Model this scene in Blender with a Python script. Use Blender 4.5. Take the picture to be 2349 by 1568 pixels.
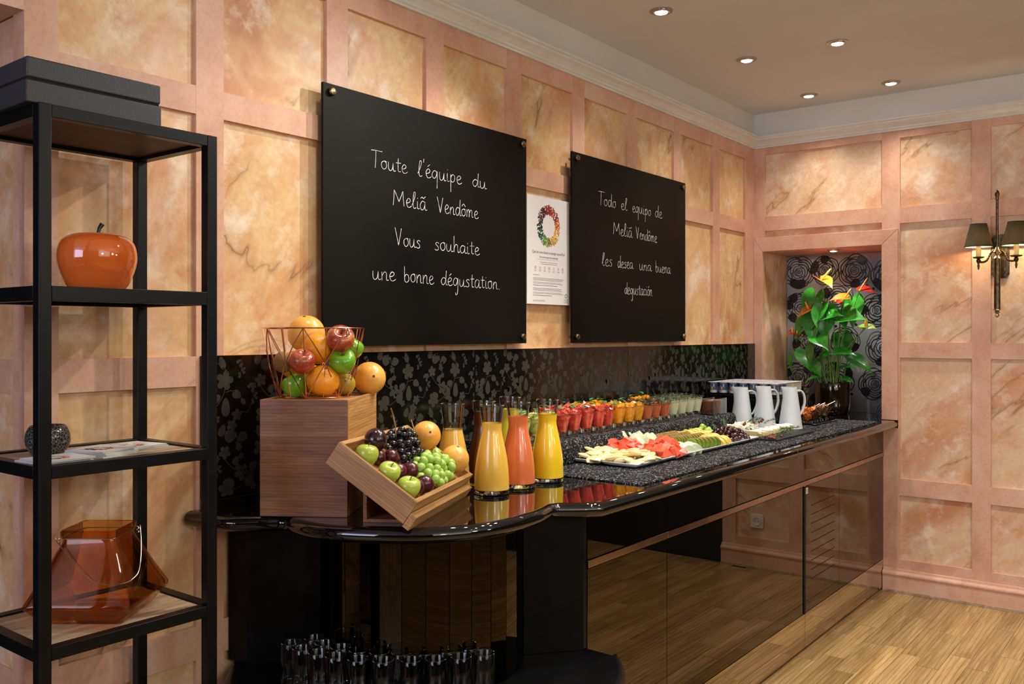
import bpy, bmesh, math, random
from math import sin, cos, pi, radians
from mathutils import Vector, Matrix, Euler, noise
random.seed(7)
for o in list(bpy.data.objects): bpy.data.objects.remove(o)
sc = bpy.context.scene
COL = sc.collection
# ------------------------------------------------------------------ camera
cd = bpy.data.cameras.new('camera'); cd.sensor_width = 36.0; cd.lens = 36.0*2056/2349; cd.shift_y = -20/2349
cd.clip_start = 0.05
cam = bpy.data.objects.new('camera', cd); COL.objects.link(cam)
cam.location = (2.112, 0, 1.38); cam.rotation_euler = (pi/2, 0, math.atan(1595.5/2056))
sc.camera = cam
# ------------------------------------------------------------------ world, exposure, unseen lamps and added fill
w = bpy.data.worlds.new('world'); sc.world = w; w.use_nodes = True
w.node_tree.nodes['Background'].inputs[0].default_value = (0.55, 0.6, 0.85, 1)
w.node_tree.nodes['Background'].inputs[1].default_value = 0.13
sc.view_settings.view_transform = 'Standard'; sc.view_settings.look = 'None'
sc.view_settings.exposure = 0.0; sc.view_settings.gamma = 1.0; sc.view_settings.use_curve_mapping = False

def lamp(kind, name, loc, energy, color, rot=(0, 0, 0), parent=None, **kw):
    l = bpy.data.lights.new(name, kind); l.energy = energy; l.color = color
    for k, v in kw.items(): setattr(l, k, v)
    o = bpy.data.objects.new(name, l); o.location = loc; o.rotation_euler = rot; COL.objects.link(o)
    if parent: o.parent = parent
    return o
WARM = (1.0, 0.80, 0.56); NEUT = (1.0, 0.93, 0.84)
def aim(loc, tgt):
    return (Vector(tgt)-Vector(loc)).to_track_quat('-Z', 'Y').to_euler()
# daylight from the windows behind the photographer
lamp('AREA', 'window_light', (0.9, -2.85, 1.9), 62, (0.70, 0.74, 1.0), aim((0.9, -2.85, 1.8), (0.6, 3.0, 1.3)), shape='RECTANGLE', size=1.7, size_y=1.4)
# added soft fill light on the right, no lamp known there
lamp('AREA', 'room_fill', (4.4, 0.6, 2.45), 40, (1.0, 0.93, 0.84), aim((4.4, 0.6, 2.45), (0.5, 3.0, 1.2)), shape='RECTANGLE', size=2.6, size_y=2.2)
for x, y in ((3.4, 1.9), (4.6, 3.3), (3.6, .2)):   # added unseen point lights that brighten the ceiling
    lamp('POINT', 'ceiling_fill', (x, y, 1.95), 26, (1.0, .92, .80), shadow_soft_size=.16)
# ceiling spots outside the frame (same fittings as the ones in view)
for (x, y, e, t) in ((0.41, 2.40, 24, (0.25, 2.3, 0)), (0.82, 3.20, 30, (0.75, 3.2, 0)), (0.82, 2.35, 34, (0.55, 2.0, 0)), (0.45, 1.62, 16, (0.35, 1.65, 0)),
                     (1.7, 2.3, 30, (0.1, 1.0, 1.2)), (1.05, 2.75, 46, (0.3, 1.75, 1.1)), (1.6, 2.9, 38, (1.6, 2.9, 0)), (2.4, 4.1, 40, (2.2, 4.1, 0)), (1.6, 4.1, 40, (1.55, 4.05, 0)), (2.4, 2.0, 30, (2.4, 2.0, 0))):
    lamp('SPOT', 'ceiling_spot', (x, y, 2.63), e*1.25, NEUT, aim((x, y, 2.63), t), spot_size=radians(95), spot_blend=0.8, shadow_soft_size=0.025)

# ------------------------------------------------------------------ mesh helpers
class MB:
    def __init__(s): s.v = []; s.f = []; s.m = []
    def add(s, v, f, mi=0, M=None):
        b = len(s.v)
        s.v += [tuple(M @ Vector(p)) for p in v] if M is not None else [tuple(p) for p in v]
        s.f += [tuple(i+b for i in q) for q in f]; s.m += [mi]*len(f); return s
    def box(s, lo, hi, mi=0, M=None):
        x0, y0, z0 = lo; x1, y1, z1 = hi
        return s.add([(x0,y0,z0),(x1,y0,z0),(x1,y1,z0),(x0,y1,z0),(x0,y0,z1),(x1,y0,z1),(x1,y1,z1),(x0,y1,z1)],
            [(0,3,2,1),(4,5,6,7),(0,1,5,4),(1,2,6,5),(2,3,7,6),(3,0,4,7)], mi, M)
    def lathe(s, prof, n=24, mi=0, M=None, cap=True):
        v = []; f = []
        for r, z in prof:
            for i in range(n): a = 2*pi*i/n; v.append((r*cos(a), r*sin(a), z))
        for k in range(len(prof)-1):
            for i in range(n): j = (i+1) % n; f.append((k*n+i, k*n+j, (k+1)*n+j, (k+1)*n+i))
        if cap:
            if prof[0][0] > 1e-5: f.append(tuple(range(n-1, -1, -1)))
            if prof[-1][0] > 1e-5: f.append(tuple((len(prof)-1)*n+i for i in range(n)))
        return s.add(v, f, mi, M)
    def tube(s, pts, r, n=8, mi=0, closed=False, M=None):
        P = [Vector(p) for p in pts]; N = len(P); v = []; f = []
        rr = r if hasattr(r, '__len__') else [r]*N
        up = None
        for i, p in enumerate(P):
            if closed: t = P[(i+1) % N]-P[i-1]
            else: t = P[min(i+1, N-1)]-P[max(i-1, 0)]
            t.normalize()
            if up is None: up = Vector((0, 0, 1)) if abs(t.z) < .9 else Vector((1, 0, 0))
            a = t.cross(up)
            if a.length < 1e-6: a = t.cross(Vector((0, 1, 0)))
            a.normalize(); b = a.cross(t); up = b
            for k in range(n):
                q = 2*pi*k/n; v.append(p+(a*cos(q)+b*sin(q))*rr[i])
        for i in range(N if closed else N-1):
            j = (i+1) % N
            for k in range(n): l = (k+1) % n; f.append((i*n+k, i*n+l, j*n+l, j*n+k))
        if not closed: f.append(tuple(range(n-1, -1, -1))); f.append(tuple((N-1)*n+k for k in range(n)))
        return s.add(v, f, mi, M)
    def prism(s, poly, z0, z1, mi=0, M=None):
        n = len(poly)
        v = [(x, y, z0) for x, y in poly]+[(x, y, z1) for x, y in poly]
        f = [tuple(range(n-1, -1, -1)), tuple(range(n, 2*n))]+[(i, (i+1) % n, n+(i+1) % n, n+i) for i in range(n)]
        return s.add(v, f, mi, M)
    def ball(s, c, r, nu=14, nv=9, mi=0, M=None):
        R = r if hasattr(r, '__len__') else (r, r, r); v = [(c[0], c[1], c[2]-R[2])]; f = []
        for j in range(1, nv):
            t = -pi/2+pi*j/nv
            for i in range(nu): a = 2*pi*i/nu; v.append((c[0]+R[0]*cos(t)*cos(a), c[1]+R[1]*cos(t)*sin(a), c[2]+R[2]*sin(t)))
        v.append((c[0], c[1], c[2]+R[2])); T = len(v)-1
        for i in range(nu): f.append((0, 1+(i+1) % nu, 1+i)); f.append((T, T-nu+i, T-nu+(i+1) % nu))
        for j in range(nv-2):
            for i in range(nu): k = (i+1) % nu; b = 1+j*nu; f.append((b+i, b+k, b+nu+k, b+nu+i))
        return s.add(v, f, mi, M)
    def obj(s, name, mats, parent=None, smooth=False, bevel=0, loc=None, rot=None, sharp=40):
        me = bpy.data.meshes.new(name); me.from_pydata(s.v, [], s.f)
        if not isinstance(mats, (list, tuple)): mats = [mats]
        for m in mats: me.materials.append(m)
        if any(s.m): me.polygons.foreach_set('material_index', s.m)
        if bevel:
            bm = bmesh.new(); bm.from_mesh(me); es = [e for e in bm.edges if len(e.link_faces) == 2 and e.calc_face_angle(0) > .5]
            rr_ = bmesh.ops.bevel(bm, geom=es, offset=bevel, segments=2, profile=.5, affect='EDGES')
            for q in bm.faces: q.smooth = False
            for q in rr_['faces']: q.smooth = True
            bm.to_mesh(me); bm.free()
        if smooth:
            me.polygons.foreach_set('use_smooth', [True]*len(me.polygons))
            me.set_sharp_from_angle(angle=radians(sharp))
            if bevel == 0:
                for p in me.polygons:
                    if len(p.vertices) > 24: p.use_smooth = False
        o = bpy.data.objects.new(name, me); COL.objects.link(o)
        if parent is not None: o.parent = parent
        if loc is not None: o.location = loc
        if rot is not None: o.rotation_euler = rot
        return o
def tag(o, label=None, cat=None, group=None, kind=None):
    if label: o['label'] = label
    if cat: o['category'] = cat
    if group: o['group'] = group
    if kind: o['kind'] = kind
    return o
def thing(name, label, cat, loc=(0, 0, 0), rot=(0, 0, 0), group=None):
    o = bpy.data.objects.new(name, None); o.empty_display_size = .02; COL.objects.link(o); o.location = loc; o.rotation_euler = rot
    return tag(o, label, cat, group)
def dup(o, loc=None, rot=None, label=None, group=None, scale=None, parent=None, kids=None):
    c = o.copy(); COL.objects.link(c)
    if parent is not None: c.parent = parent
    if loc is not None: c.location = loc
    if rot is not None: c.rotation_euler = rot
    if scale is not None: c.scale = scale if hasattr(scale, '__len__') else (scale,)*3
    if label: c['label'] = label
    if group: c['group'] = group
    for ch in KIDS.get(o.name, []): 
        d = dup(bpy.data.objects[ch], parent=c)
    return c
KIDS = {}
def reg(*os):                       # remember the parts of a thing so that copies can be made in a loop
    for o in os:
        if o.parent: KIDS.setdefault(o.parent.name, []).append(o.name)
def smoothline(pts, k=6, closed=False):
    P = [Vector(p) for p in pts]; N = len(P); out = []
    for i in range(N if closed else N-1):
        if closed: a, b, c, d = P[i-1], P[i], P[(i+1) % N], P[(i+2) % N]
        else: a, b, c, d = P[max(i-1, 0)], P[i], P[i+1], P[min(i+2, N-1)]
        for j in range(k):
            t = j/k; out.append(0.5*((2*b)+(c-a)*t+(2*a-5*b+4*c-d)*t*t+(3*b-a-3*c+d)*t**3))
    if not closed: out.append(P[-1])
    return out
# ------------------------------------------------------------------ material helpers
def S(h):                            # sRGB hex / tuple 0..255 -> linear
    if isinstance(h, str): h = tuple(int(h[i:i+2], 16) for i in (0, 2, 4))
    return tuple(((c/255)/12.92 if c/255 <= .04045 else ((c/255+.055)/1.055)**2.4) for c in h)+(1,)
class NT:
    def __init__(s, name):
        s.mat = bpy.data.materials.new(name); s.mat.use_nodes = True; s.t = s.mat.node_tree; s.n = s.t.nodes; s.b = s.n['Principled BSDF']
    def new(s, ty, **k):
        n = s.n.new(ty)
        for a, v in k.items():
            if a in n.inputs.keys() if isinstance(a, str) else False: n.inputs[a].default_value = v
            else: setattr(n, a, v)
        return n
    def link(s, a, b): s.t.links.new(a, b); return s
    def coord(s, kind='Object', scale=(1, 1, 1), rot=(0, 0, 0), rand=0):
        tc = s.n.new('ShaderNodeTexCoord'); mp = s.n.new('ShaderNodeMapping'); mp.inputs['Scale'].default_value = scale; mp.inputs['Rotation'].default_value = rot
        s.link(tc.outputs[kind], mp.inputs['Vector'])
        if rand:
            oi = s.n.new('ShaderNodeObjectInfo'); vm = s.n.new('ShaderNodeVectorMath'); vm.operation = 'SCALE'; vm.inputs[0].default_value = (rand, rand*1.7, rand*.6)
            s.link(oi.outputs['Random'], vm.inputs['Scale']); s.link(vm.outputs[0], mp.inputs['Location'])
        return mp.outputs[0]
    def noise(s, vec, scale, detail=3, rough=.5, dist=0, out='Fac'):
        n = s.n.new('ShaderNodeTexNoise'); n.inputs['Scale'].default_value = scale; n.inputs['Detail'].default_value = detail; n.inputs['Roughness'].default_value = rough; n.inputs['Distortion'].default_value = dist
        s.link(vec, n.inputs['Vector']); return n.outputs[out]
    def ramp(s, fac, stops, interp='LINEAR'):
        r = s.n.new('ShaderNodeValToRGB'); r.color_ramp.interpolation = interp; e = r.color_ramp.elements
        while len(e) < len(stops): e.new(.5)
        for i, (p, c) in enumerate(stops): e[i].position = p; e[i].color = c
        s.link(fac, r.inputs[0]); return r.outputs[0]
    def mix(s, fac, a, b, blend='MIX'):
        m = s.n.new('ShaderNodeMix'); m.data_type = 'RGBA'; m.blend_type = blend
        for i, x in ((0, fac), (6, a), (7, b)):
            if isinstance(x, (int, float)): m.inputs[i].default_value = x
            elif isinstance(x, tuple): m.inputs[i].default_value = x
            else: s.link(x, m.inputs[i])
        return m.outputs[2]
    def bump(s, h, strength=.3, dist=.002):
        b = s.n.new('ShaderNodeBump'); b.inputs['Strength'].default_value = strength; b.inputs['Distance'].default_value = dist
        s.link(h, b.inputs['Height']); s.link(b.outputs[0], s.b.inputs['Normal'])
    def base(s, c):
        if isinstance(c, tuple): s.b.inputs['Base Color'].default_value = c
        else: s.link(c, s.b.inputs['Base Color'])
    def set(s, **k):
        for a, v in k.items(): s.b.inputs[a.replace('_', ' ')].default_value = v
        return s
def plain(name, col, rough=.5, metal=0, var=.06, scale=20, bumpy=0, spec=.5, coat=0, **k):
    t = NT(name); v = t.coord(); n = t.noise(v, scale, 3)
    c = col if isinstance(col, tuple) else S(col)
    d = tuple(max(0, x*(1-var*2)) for x in c[:3])+(1,); l = tuple(min(1, x*(1+var)) for x in c[:3])+(1,)
    t.base(t.ramp(n, [(.3, d), (.7, l)])); t.set(Roughness=rough, Metallic=metal); t.b.inputs['Specular IOR Level'].default_value = spec
    t.b.inputs['Coat Weight'].default_value = coat; t.b.inputs['Coat Roughness'].default_value = .05
    if bumpy: t.bump(n, bumpy, .002)
    for a, x in k.items(): t.b.inputs[a.replace('_', ' ')].default_value = x
    return t.mat
def marble(name, cols, veincol, rot, scale, streak, rough=.38, dist=1.2, vs=(1, 1, 1)):
    t = NT(name); v = t.coord('Object', (1, 1, 1), rot, rand=9)
    st = t.n.new('ShaderNodeMapping'); st.inputs['Scale'].default_value = streak; t.link(v, st.inputs['Vector']); sv = st.outputs[0]
    big = t.noise(sv, scale, 5, .62, dist)
    base = t.ramp(big, cols)
    m2 = t.noise(sv, scale*2.2, 6, .68, .2)
    base = t.mix(t.ramp(m2, [(.5, (0, 0, 0, 1)), (.72, (.55, .55, .55, 1))]), base, S('e2b878'))
    m3 = t.noise(v, 60, 5, .7)
    base = t.mix(t.ramp(m3, [(.4, (0, 0, 0, 1)), (.8, (.35, .35, .35, 1))]), base, S('b8764e'))
    # veins: thin bands where a warped noise crosses its middle value
    sw = t.n.new('ShaderNodeMapping'); sw.inputs['Scale'].default_value = vs; t.link(v, sw.inputs['Vector'])
    wp = t.noise(sv, 3.0, 4, .75)
    w1 = t.ramp(t.noise(v, 7, 5, .7), [(.52, (0, 0, 0, 1)), (.70, (.75, .75, .75, 1))]); base = t.mix(w1, base, S('f3e6d2'))
    w2 = t.ramp(t.noise(v, 3.6, 5, .72, .4), [(.53, (0, 0, 0, 1)), (.70, (.65, .65, .65, 1))]); base = t.mix(w2, base, S('c88456'))
    vn = t.noise(sw.outputs[0], 2.2, 5, .58, .25)
    a = t.n.new('ShaderNodeMath'); a.operation = 'SUBTRACT'; t.link(vn, a.inputs[0]); a.inputs[1].default_value = .5
    b = t.n.new('ShaderNodeMath'); b.operation = 'ABSOLUTE'; t.link(a.outputs[0], b.inputs[0])
    brk = t.noise(v, 3.1, 2)
    vf = t.ramp(b.outputs[0], [(0, (.85, .85, .85, 1)), (.004, (.4, .4, .4, 1)), (.016, (.12, .12, .12, 1)), (.03, (0, 0, 0, 1))])
    vf = t.mix(t.ramp(brk, [(.46, (0, 0, 0, 1)), (.58, (1, 1, 1, 1))]), (0, 0, 0, 1), vf)
    t.base(t.mix(vf, base, veincol)); t.set(Roughness=rough); t.b.inputs['Specular IOR Level'].default_value = .35
    t.bump(m3, .12, .001)
    return t.mat
M = {}
M['marble_left'] = marble('marble_left', [(.30, S('c08456')), (.40, S('d6a574')), (.48, S('e6c594')), (.55, S('dcb080')), (.62, S('e6bd98')), (.72, S('f0dcc0'))], S('7e5230'), (radians(-58), 0, 0), 2.3, (1, .85, 1.5), dist=.5, vs=(1, .30, 1.15))
M['marble_right'] = marble('marble_right', [(.3, S('c88c66')), (.42, S('d8aa88')), (.52, S('e4c6a6')), (.62, S('dcb490')), (.74, S('f0e2d0'))], S('9a7030'), (0, radians(43), 0), 1.8, (.85, 1, 2.0), dist=.5, vs=(.32, 1, 1.25))
def stile(name):
    t = NT(name); v = t.coord(rand=5); n = t.noise(v, 5, 5, .65, .4); f = t.noise(v, 90, 4, .7)
    c = t.ramp(n, [(.3, S('c8957a')), (.5, S('d8aa8e')), (.7, S('e2bca4'))])
    c = t.mix(t.ramp(f, [(.45, (0, 0, 0, 1)), (.8, (.4, .4, .4, 1))]), c, S('b8745a'))
    t.base(c); t.set(Roughness=.42); t.b.inputs['Specular IOR Level'].default_value = .35; t.bump(f, .15, .001); return t.mat
M['stile'] = stile('pink_painted_wood')
M['plaster'] = plain('ceiling_plaster', 'dcdedd', .8, var=.02, scale=3)
M['frieze'] = plain('frieze_plaster', 'd8d6d0', .7, var=.02, scale=3)
M['cream'] = plain('cream_moulding', 'dadad4', .25, var=.03)
M['board'] = plain('blackboard_paint', (.0045, .0038, .0032, 1), .5, var=.3, scale=2.5, spec=.12)
M['chalk'] = plain('chalk', 'f2f0ec', .9, var=.1, scale=300)
M['brass'] = plain('aged_brass', (.30, .21, .11, 1), .32, 1, .25, 60)
M['nickel'] = plain('satin_nickel', (.55, .5, .42, 1), .3, 1, .1)
M['blackgloss'] = plain('black_granite', (.0045, .0042, .0045, 1), .045, var=.3, scale=900, coat=.6)
M['blacklac'] = plain('black_lacquer', (.004, .004, .004, 1), .12, var=.2, coat=.3)
M['blackmetal'] = plain('black_steel', (.0035, .004, .005, 1), .38, var=.2, spec=.22)
def spk(name):                        # black granite with a few bright specks
    t = NT(name); v = t.coord(); n = t.noise(v, 700, 2); c = t.ramp(n, [(.74, (.0045, .004, .004, 1)), (.80, (.12, .12, .12, 1))]); t.base(c)
    t.set(Roughness=.035); t.b.inputs['Coat Weight'].default_value = .5; t.b.inputs['Coat Roughness'].default_value = .03; return t.mat
M['granite'] = spk('speckled_black_granite')
def mirror(name, col, rough=.006):
    t = NT(name); v = t.coord(); n = t.noise(v, 1.5, 2); d = tuple(x*.93 for x in col[:3])+(1,); t.base(t.ramp(n, [(.3, d), (.7, col)])); t.set(Roughness=rough, Metallic=1); return t.mat
M['bronze_mirror'] = mirror('bronze_mirror', (.090, .074, .046, 1))
M['clear_mirror'] = mirror('clear_mirror', (.55, .48, .40, 1))
M['dark_mirror'] = mirror('dark_mirror', (.045, .035, .024, 1), .02)
M['copper_strip'] = plain('copper_strip', (.46, .33, .25, 1), .22, 1, .1)
M['void'] = plain('unlit_gap', (.002, .002, .002, 1), .9, var=.1)
M['darkwall'] = plain('dark_brown_wall', (.012, .008, .005, 1), .6, var=.2, scale=2)
def oak(name, c1, c2, c3, along=1, fine=1, rough=.4, rand=7):
    t = NT(name); sc_ = [26, 26, 26]; sc_[along] = 1.8; v = t.coord('Object', tuple(sc_), rand=rand)
    n = t.noise(v, .9*fine, 6, .7, 1.4); g = t.noise(v, 7*fine, 5, .75, .6)
    c = t.ramp(n, [(.3, S(c1)), (.5, S(c2)), (.68, S(c3))])
    c = t.mix(t.ramp(g, [(.5, (0, 0, 0, 1)), (.72, (.6, .6, .6, 1))]), c, S(c1))
    wv = t.n.new('ShaderNodeTexWave'); wv.bands_direction = 'X' if rough < .31 else 'Z'; wv.inputs['Scale'].default_value = 0.6 if rough < .31 else 1.5; wv.inputs['Distortion'].default_value = 22 if rough < .31 else 14; wv.inputs['Detail'].default_value = 2; wv.inputs['Detail Scale'].default_value = .35; t.link(v, wv.inputs['Vector'])
    dk = tuple(x*.45 for x in S(c1)[:3])+(1,)
    c = t.mix(t.ramp(wv.outputs['Fac'], [(0, (.42, .42, .42, 1)), (.22, (0, 0, 0, 1))]), c, dk)
    if rand:
        oi = t.n.new('ShaderNodeObjectInfo'); c = t.mix(1.0, c, t.ramp(oi.outputs['Random'], [(0, (.74, .71, .64, 1)), (.5, (.90, .88, .84, 1)), (1, (1.1, 1.07, .98, 1))]), 'MULTIPLY')
    t.base(c); t.set(Roughness=rough); t.bump(g, .12, .001); return t.mat
M['floor_oak'] = oak('oak_parquet', '94744a', 'bc9a66', 'd2b486', 1, .8, .3)
M['oak_shaded'] = oak('oak_veneer_shaded', '6d432a', '8d5d3d', 'a87450', 0, 1.2, .45, 0)  # oak darkened in its colour for faces turned away from the light
M['oak_box'] = oak('oak_veneer', '94683a', 'b8854e', 'd0a068', 0, 1.1, .45, 0)
M['oak_pale'] = oak('pale_shelf_wood', '8d7458', 'b39c7d', 'cdb999', 1, .7, .5, 0)
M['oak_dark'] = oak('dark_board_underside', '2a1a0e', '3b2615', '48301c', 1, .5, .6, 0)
def glassy(name, tint=(1, 1, 1, 1), refl=.9, rough=.0, edge=1.0):
    m = bpy.data.materials.new(name); m.use_nodes = True; t = m.node_tree; t.nodes.clear()
    o = t.nodes.new('ShaderNodeOutputMaterial'); mx = t.nodes.new('ShaderNodeMixShader'); tr = t.nodes.new('ShaderNodeBsdfTransparent'); gl = t.nodes.new('ShaderNodeBsdfGlossy')
    lw = t.nodes.new('ShaderNodeLayerWeight'); lw.inputs[0].default_value = .18; gl.inputs['Roughness'].default_value = rough; gl.inputs['Color'].default_value = (refl, refl, refl, 1)
    tc = t.nodes.new('ShaderNodeTexCoord'); nz = t.nodes.new('ShaderNodeTexNoise'); nz.inputs['Scale'].default_value = 6; t.links.new(tc.outputs['Object'], nz.inputs['Vector'])
    rp = t.nodes.new('ShaderNodeValToRGB'); rp.color_ramp.elements[0].color = tuple(x*.94 for x in tint[:3])+(1,); rp.color_ramp.elements[1].color = tint
    t.links.new(nz.outputs['Fac'], rp.inputs[0]); t.links.new(rp.outputs[0], tr.inputs['Color'])
    ml = t.nodes.new('ShaderNodeMath'); ml.operation = 'MULTIPLY_ADD'; ml.inputs[1].default_value = edge*.85; ml.inputs[2].default_value = .02; t.links.new(lw.outputs['Fresnel'], ml.inputs[0])
    t.links.new(ml.outputs[0], mx.inputs[0]); t.links.new(tr.outputs[0], mx.inputs[1]); t.links.new(gl.outputs[0], mx.inputs[2]); t.links.new(mx.outputs[0], o.inputs[0]); return m
M['glass'] = glassy('clear_glass', (.96, .97, .96, 1))
M['amber'] = glassy('amber_glass', (.95, .72, .47, 1), .8, 0, .8)
M['smoke'] = glassy('crackled_smoked_glass', (.33, .33, .32, 1), .6, .12)
M['acrylic'] = glassy('clear_acrylic', (.93, .95, .95, 1))
def solidglass(name):
    t = NT(name); t.base((.93, .97, .96, 1)); t.set(Roughness=.02, IOR=1.45); t.b.inputs['Transmission Weight'].default_value = 1
    v = t.coord(); t.bump(t.noise(v, 60, 2), .15, .002); return t.mat
M['solidglass'] = solidglass('thick_glass')
def emit(name, col, st):
    t = NT(name); t.base((.8, .8, .8, 1)); t.b.inputs['Emission Color'].default_value = col; t.b.inputs['Emission Strength'].default_value = st; return t.mat
M['bulb'] = emit('lamp_glow', (1, .95, .85, 1), 14)
M['lampglass'] = emit('sconce_bulb', (1, .82, .5, 1), 9)
# ------------------------------------------------------------------ room shell
def struct(name, mb, m, **k): o = mb.obj(name, m, **k); o['kind'] = 'structure'; return o
floor = struct('floor', MB().box((-1.6, -3, -.12), (6, 5.05, -.006)), oak('oak_floor_beyond', '8a6840', 'b8935f', 'd4b484', 1, .8, .3, 0))
random.seed(11); x = .55
pl = None
while x < 3.1:                       # parquet staves, each one an object
    y = 1.2-random.random()*.5
    while y < 5.04:
        L = random.choice((.42, .5, .55, .62)); y1 = min(y+L, 5.047)
        if y1-y > .06:
            o = MB().box((x+.0007, y+.0007, -.006), (x+.0853, y1-.0007, random.uniform(-.0004, .0004))).obj('plank', M['floor_oak'], floor)
        y = y1
    x += .086
ceiling = struct('ceiling', MB().box((-1.6, -3, 2.665), (6, 5.3, 2.75)), M['plaster'])
ML, MRt, MS = M['marble_left'], M['marble_right'], M['stile']
# left wall: carcass slab, then stiles, rails and sunk marble panels as parts
wl = struct('wall_left', MB().box((-.42, .945, 0), (-.022, 5.6, 2.665)), M['stile'])
ST = [(.924, 1.001), (1.36, 1.444), (1.805, 1.889), (2.243, 2.332), (2.69, 2.781), (3.139, 3.23), (3.592, 3.672), (4.045, 4.125), (4.496, 4.578), (4.924, 5.052)]
RL = [(.10, .174), (.516, .605), (1.24, 1.319), (1.96, 2.035), (2.39, 2.47)]
for a, b in ST: MB().box((-.022, a, 0), (0, b, 2.47)).obj('stile', MS, wl)
for k in range(len(ST)-1):
    a, b = ST[k][1], ST[k+1][0]
    for z0, z1 in RL: MB().box((-.022, a, z0), (-.0004, b, z1)).obj('rail', MS, wl)
    for z0, z1 in ((.174, .516), (.605, 1.24), (1.319, 1.96), (2.035, 2.39)):
        MB().box((-.0218, a-.002, z0-.002), (-.0135, b+.002, z1+.002)).obj('panel', ML, wl)
MB().box((-.022, .924, 2.5), (-.002, 5.052, 2.665)).obj('frieze', M['frieze'], wl)
# reveal of the doorway at the near end of the left wall
wd = struct('wall_doorway', MB().box((-.45, .93, 0), (-.02, .946, 2.665)), MS)
MB().box((-.0555, .924, 0), (-.0221, .9435, 2.11)).obj('stile', MS, wd)
for z0, z1 in RL[:4]: MB().box((-.36, .924, z0), (-.0555, .931, z1)).obj('rail', MS, wd)
MB().box((-.42, .924, 0), (-.36, .931, 2.11)).obj('stile', MS, wd)
for z0, z1 in ((.174, .516), (.605, 1.24), (1.319, 1.96)): MB().box((-.36, .9275, z0), (-.0555, .9302, z1)).obj('panel', ML, wd)
MB().box((-.42, -1.0, 2.11), (-.0003, .9238, 2.665)).obj('header', MS, wd)
struct('wall_near', MB().box((-.45, -3, 0), (-.001, -1.0, 2.665)), MS)
struct('wall_beyond_doorway', MB().box((-1.7, -1.2, 0), (-1.6, 1.4, 2.665)), M['darkwall'])
# right wall with the niche cut out
wr = struct('wall_right', MB().box((-.02, 5.075, 0), (.0445, 5.6, 2.665)).box((.7305, 5.075, 0), (1.66, 5.6, 2.665)).box((.0445, 5.075, 1.8625), (.7305, 5.6, 2.665)).box((.0445, 5.075, 0), (.7305, 5.6, .872)).box((.0445, 5.44, .872), (.7305, 5.6, 1.8625)), MS)
def rbox(name, x0, x1, z0, z1, m=MS, f=5.05, back=5.0749, bevel=0): return MB().box((x0, f, z0), (x1, back, z1)).obj(name, m, wr, bevel=bevel)
rbox('stile', .0, .066, 1.9385, 2.47); rbox('stile', .722, .8058, 1.9385, 2.47); rbox('stile', .806, .815, .0, 2.47); rbox('stile', .70, .806, 0, .872); rbox('stile', 1.163, 1.249, 0, 2.47); rbox('stile', 1.575, 1.66, 0, 2.47)
rbox('rail', .066, .722, 2.423, 2.47, f=5.0504); rbox('rail', .066, .722, 1.978, 2.06, f=5.0504)
rbox('panel', .064, .724, 2.058, 2.425, MRt, 5.064); rbox('panel', .064, .724, 1.937, 1.98, MRt, 5.064)
for a, b in ((.815, 1.163), (1.249, 1.575)):
    for z0, z1 in ((.10, .174), (.516, .605), (1.25, 1.331), (1.967, 2.053), (2.423, 2.47)): rbox('rail', a, b, z0, z1, f=5.0504)
    for z0, z1 in ((.174, .516), (.605, 1.25), (1.331, 1.967), (2.053, 2.423)): rbox('panel', a-.002, b+.002, z0-.002, z1+.002, MRt, 5.064)
MB().box((-.02, 5.053, 2.5), (1.66, 5.075, 2.665)).obj('frieze', M['frieze'], wr)
# mitred frame round the niche
def mit(poly): 
    v = [(x, 5.042, z) for x, z in poly]+[(x, 5.0749, z) for x, z in poly]; n = len(poly)
    MB().add(v, [tuple(range(n)), tuple(range(2*n-1, n-1, -1))]+[(i, n+i, n+(i+1) % n, (i+1) % n) for i in range(n)]).obj('niche_frame', MS, wr, bevel=.0012)
mit([(.0008, .916), (.053, .916), (.053, 1.856), (.0008, 1.938)]); mit([(.054, 1.857), (.7215, 1.857), (.8045, 1.938), (.0015, 1.938)]); mit([(.7225, .916), (.8055, .916), (.8055, 1.9375), (.7225, 1.856)])
# niche lining
MB().box((.045, 5.0751, .914), (.053, 5.431, 1.8565)).obj('niche_side', ML, wr)
MB().box((.722, 5.0751, .914), (.73, 5.431, 1.8565)).obj('niche_side', ML, wr)
MB().box((.053, 5.0751, 1.8562), (.722, 5.431, 1.862)).obj('niche_soffit', MS, wr)
struct('wall_far', MB().box((1.66, 5.05, 0), (6, 5.3, 2.665)), M['darkwall'])
struct('wall_opposite', MB().box((6, -3, 0), (6.2, 5.3, 2.665)), M['darkwall'])
struct('wall_behind', MB().box((-.45, -3.2, 0), (6.2, -3, 2.665)), M['darkwall'])
# crown moulding (trim) : profile swept along both walls
PR = [(0, 2.462), (.010, 2.462), (.010, 2.470), (.016, 2.474), (.016, 2.482), (.030, 2.496), (.044, 2.505), (.044, 2.512), (.052, 2.516), (.052, 2.524), (0, 2.530)]
def sweep(pts, flip=False):
    v = []; n = len(PR)
    for (px, py, dx, dy) in pts:
        for d, z in PR: v.append((px+dx*d, py+dy*d, z))
    f = []
    for k in range(len(pts)-1):
        for i in range(n): j = (i+1) % n; f.append((k*n+i, k*n+j, (k+1)*n+j, (k+1)*n+i))
    f.append(tuple(range(n))); f.append(tuple((len(pts)-1)*n+i for i in range(n-1, -1, -1)))
    return MB().add(v, f)
struct('trim_1', sweep([(0, -1, 1, 0), (0, 5.05, 1, -1)]), M['cream'])
struct('trim_2', sweep([(0, 5.05, 1, -1), (1.66, 5.05, 0, -1)]), M['cream'])
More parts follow.
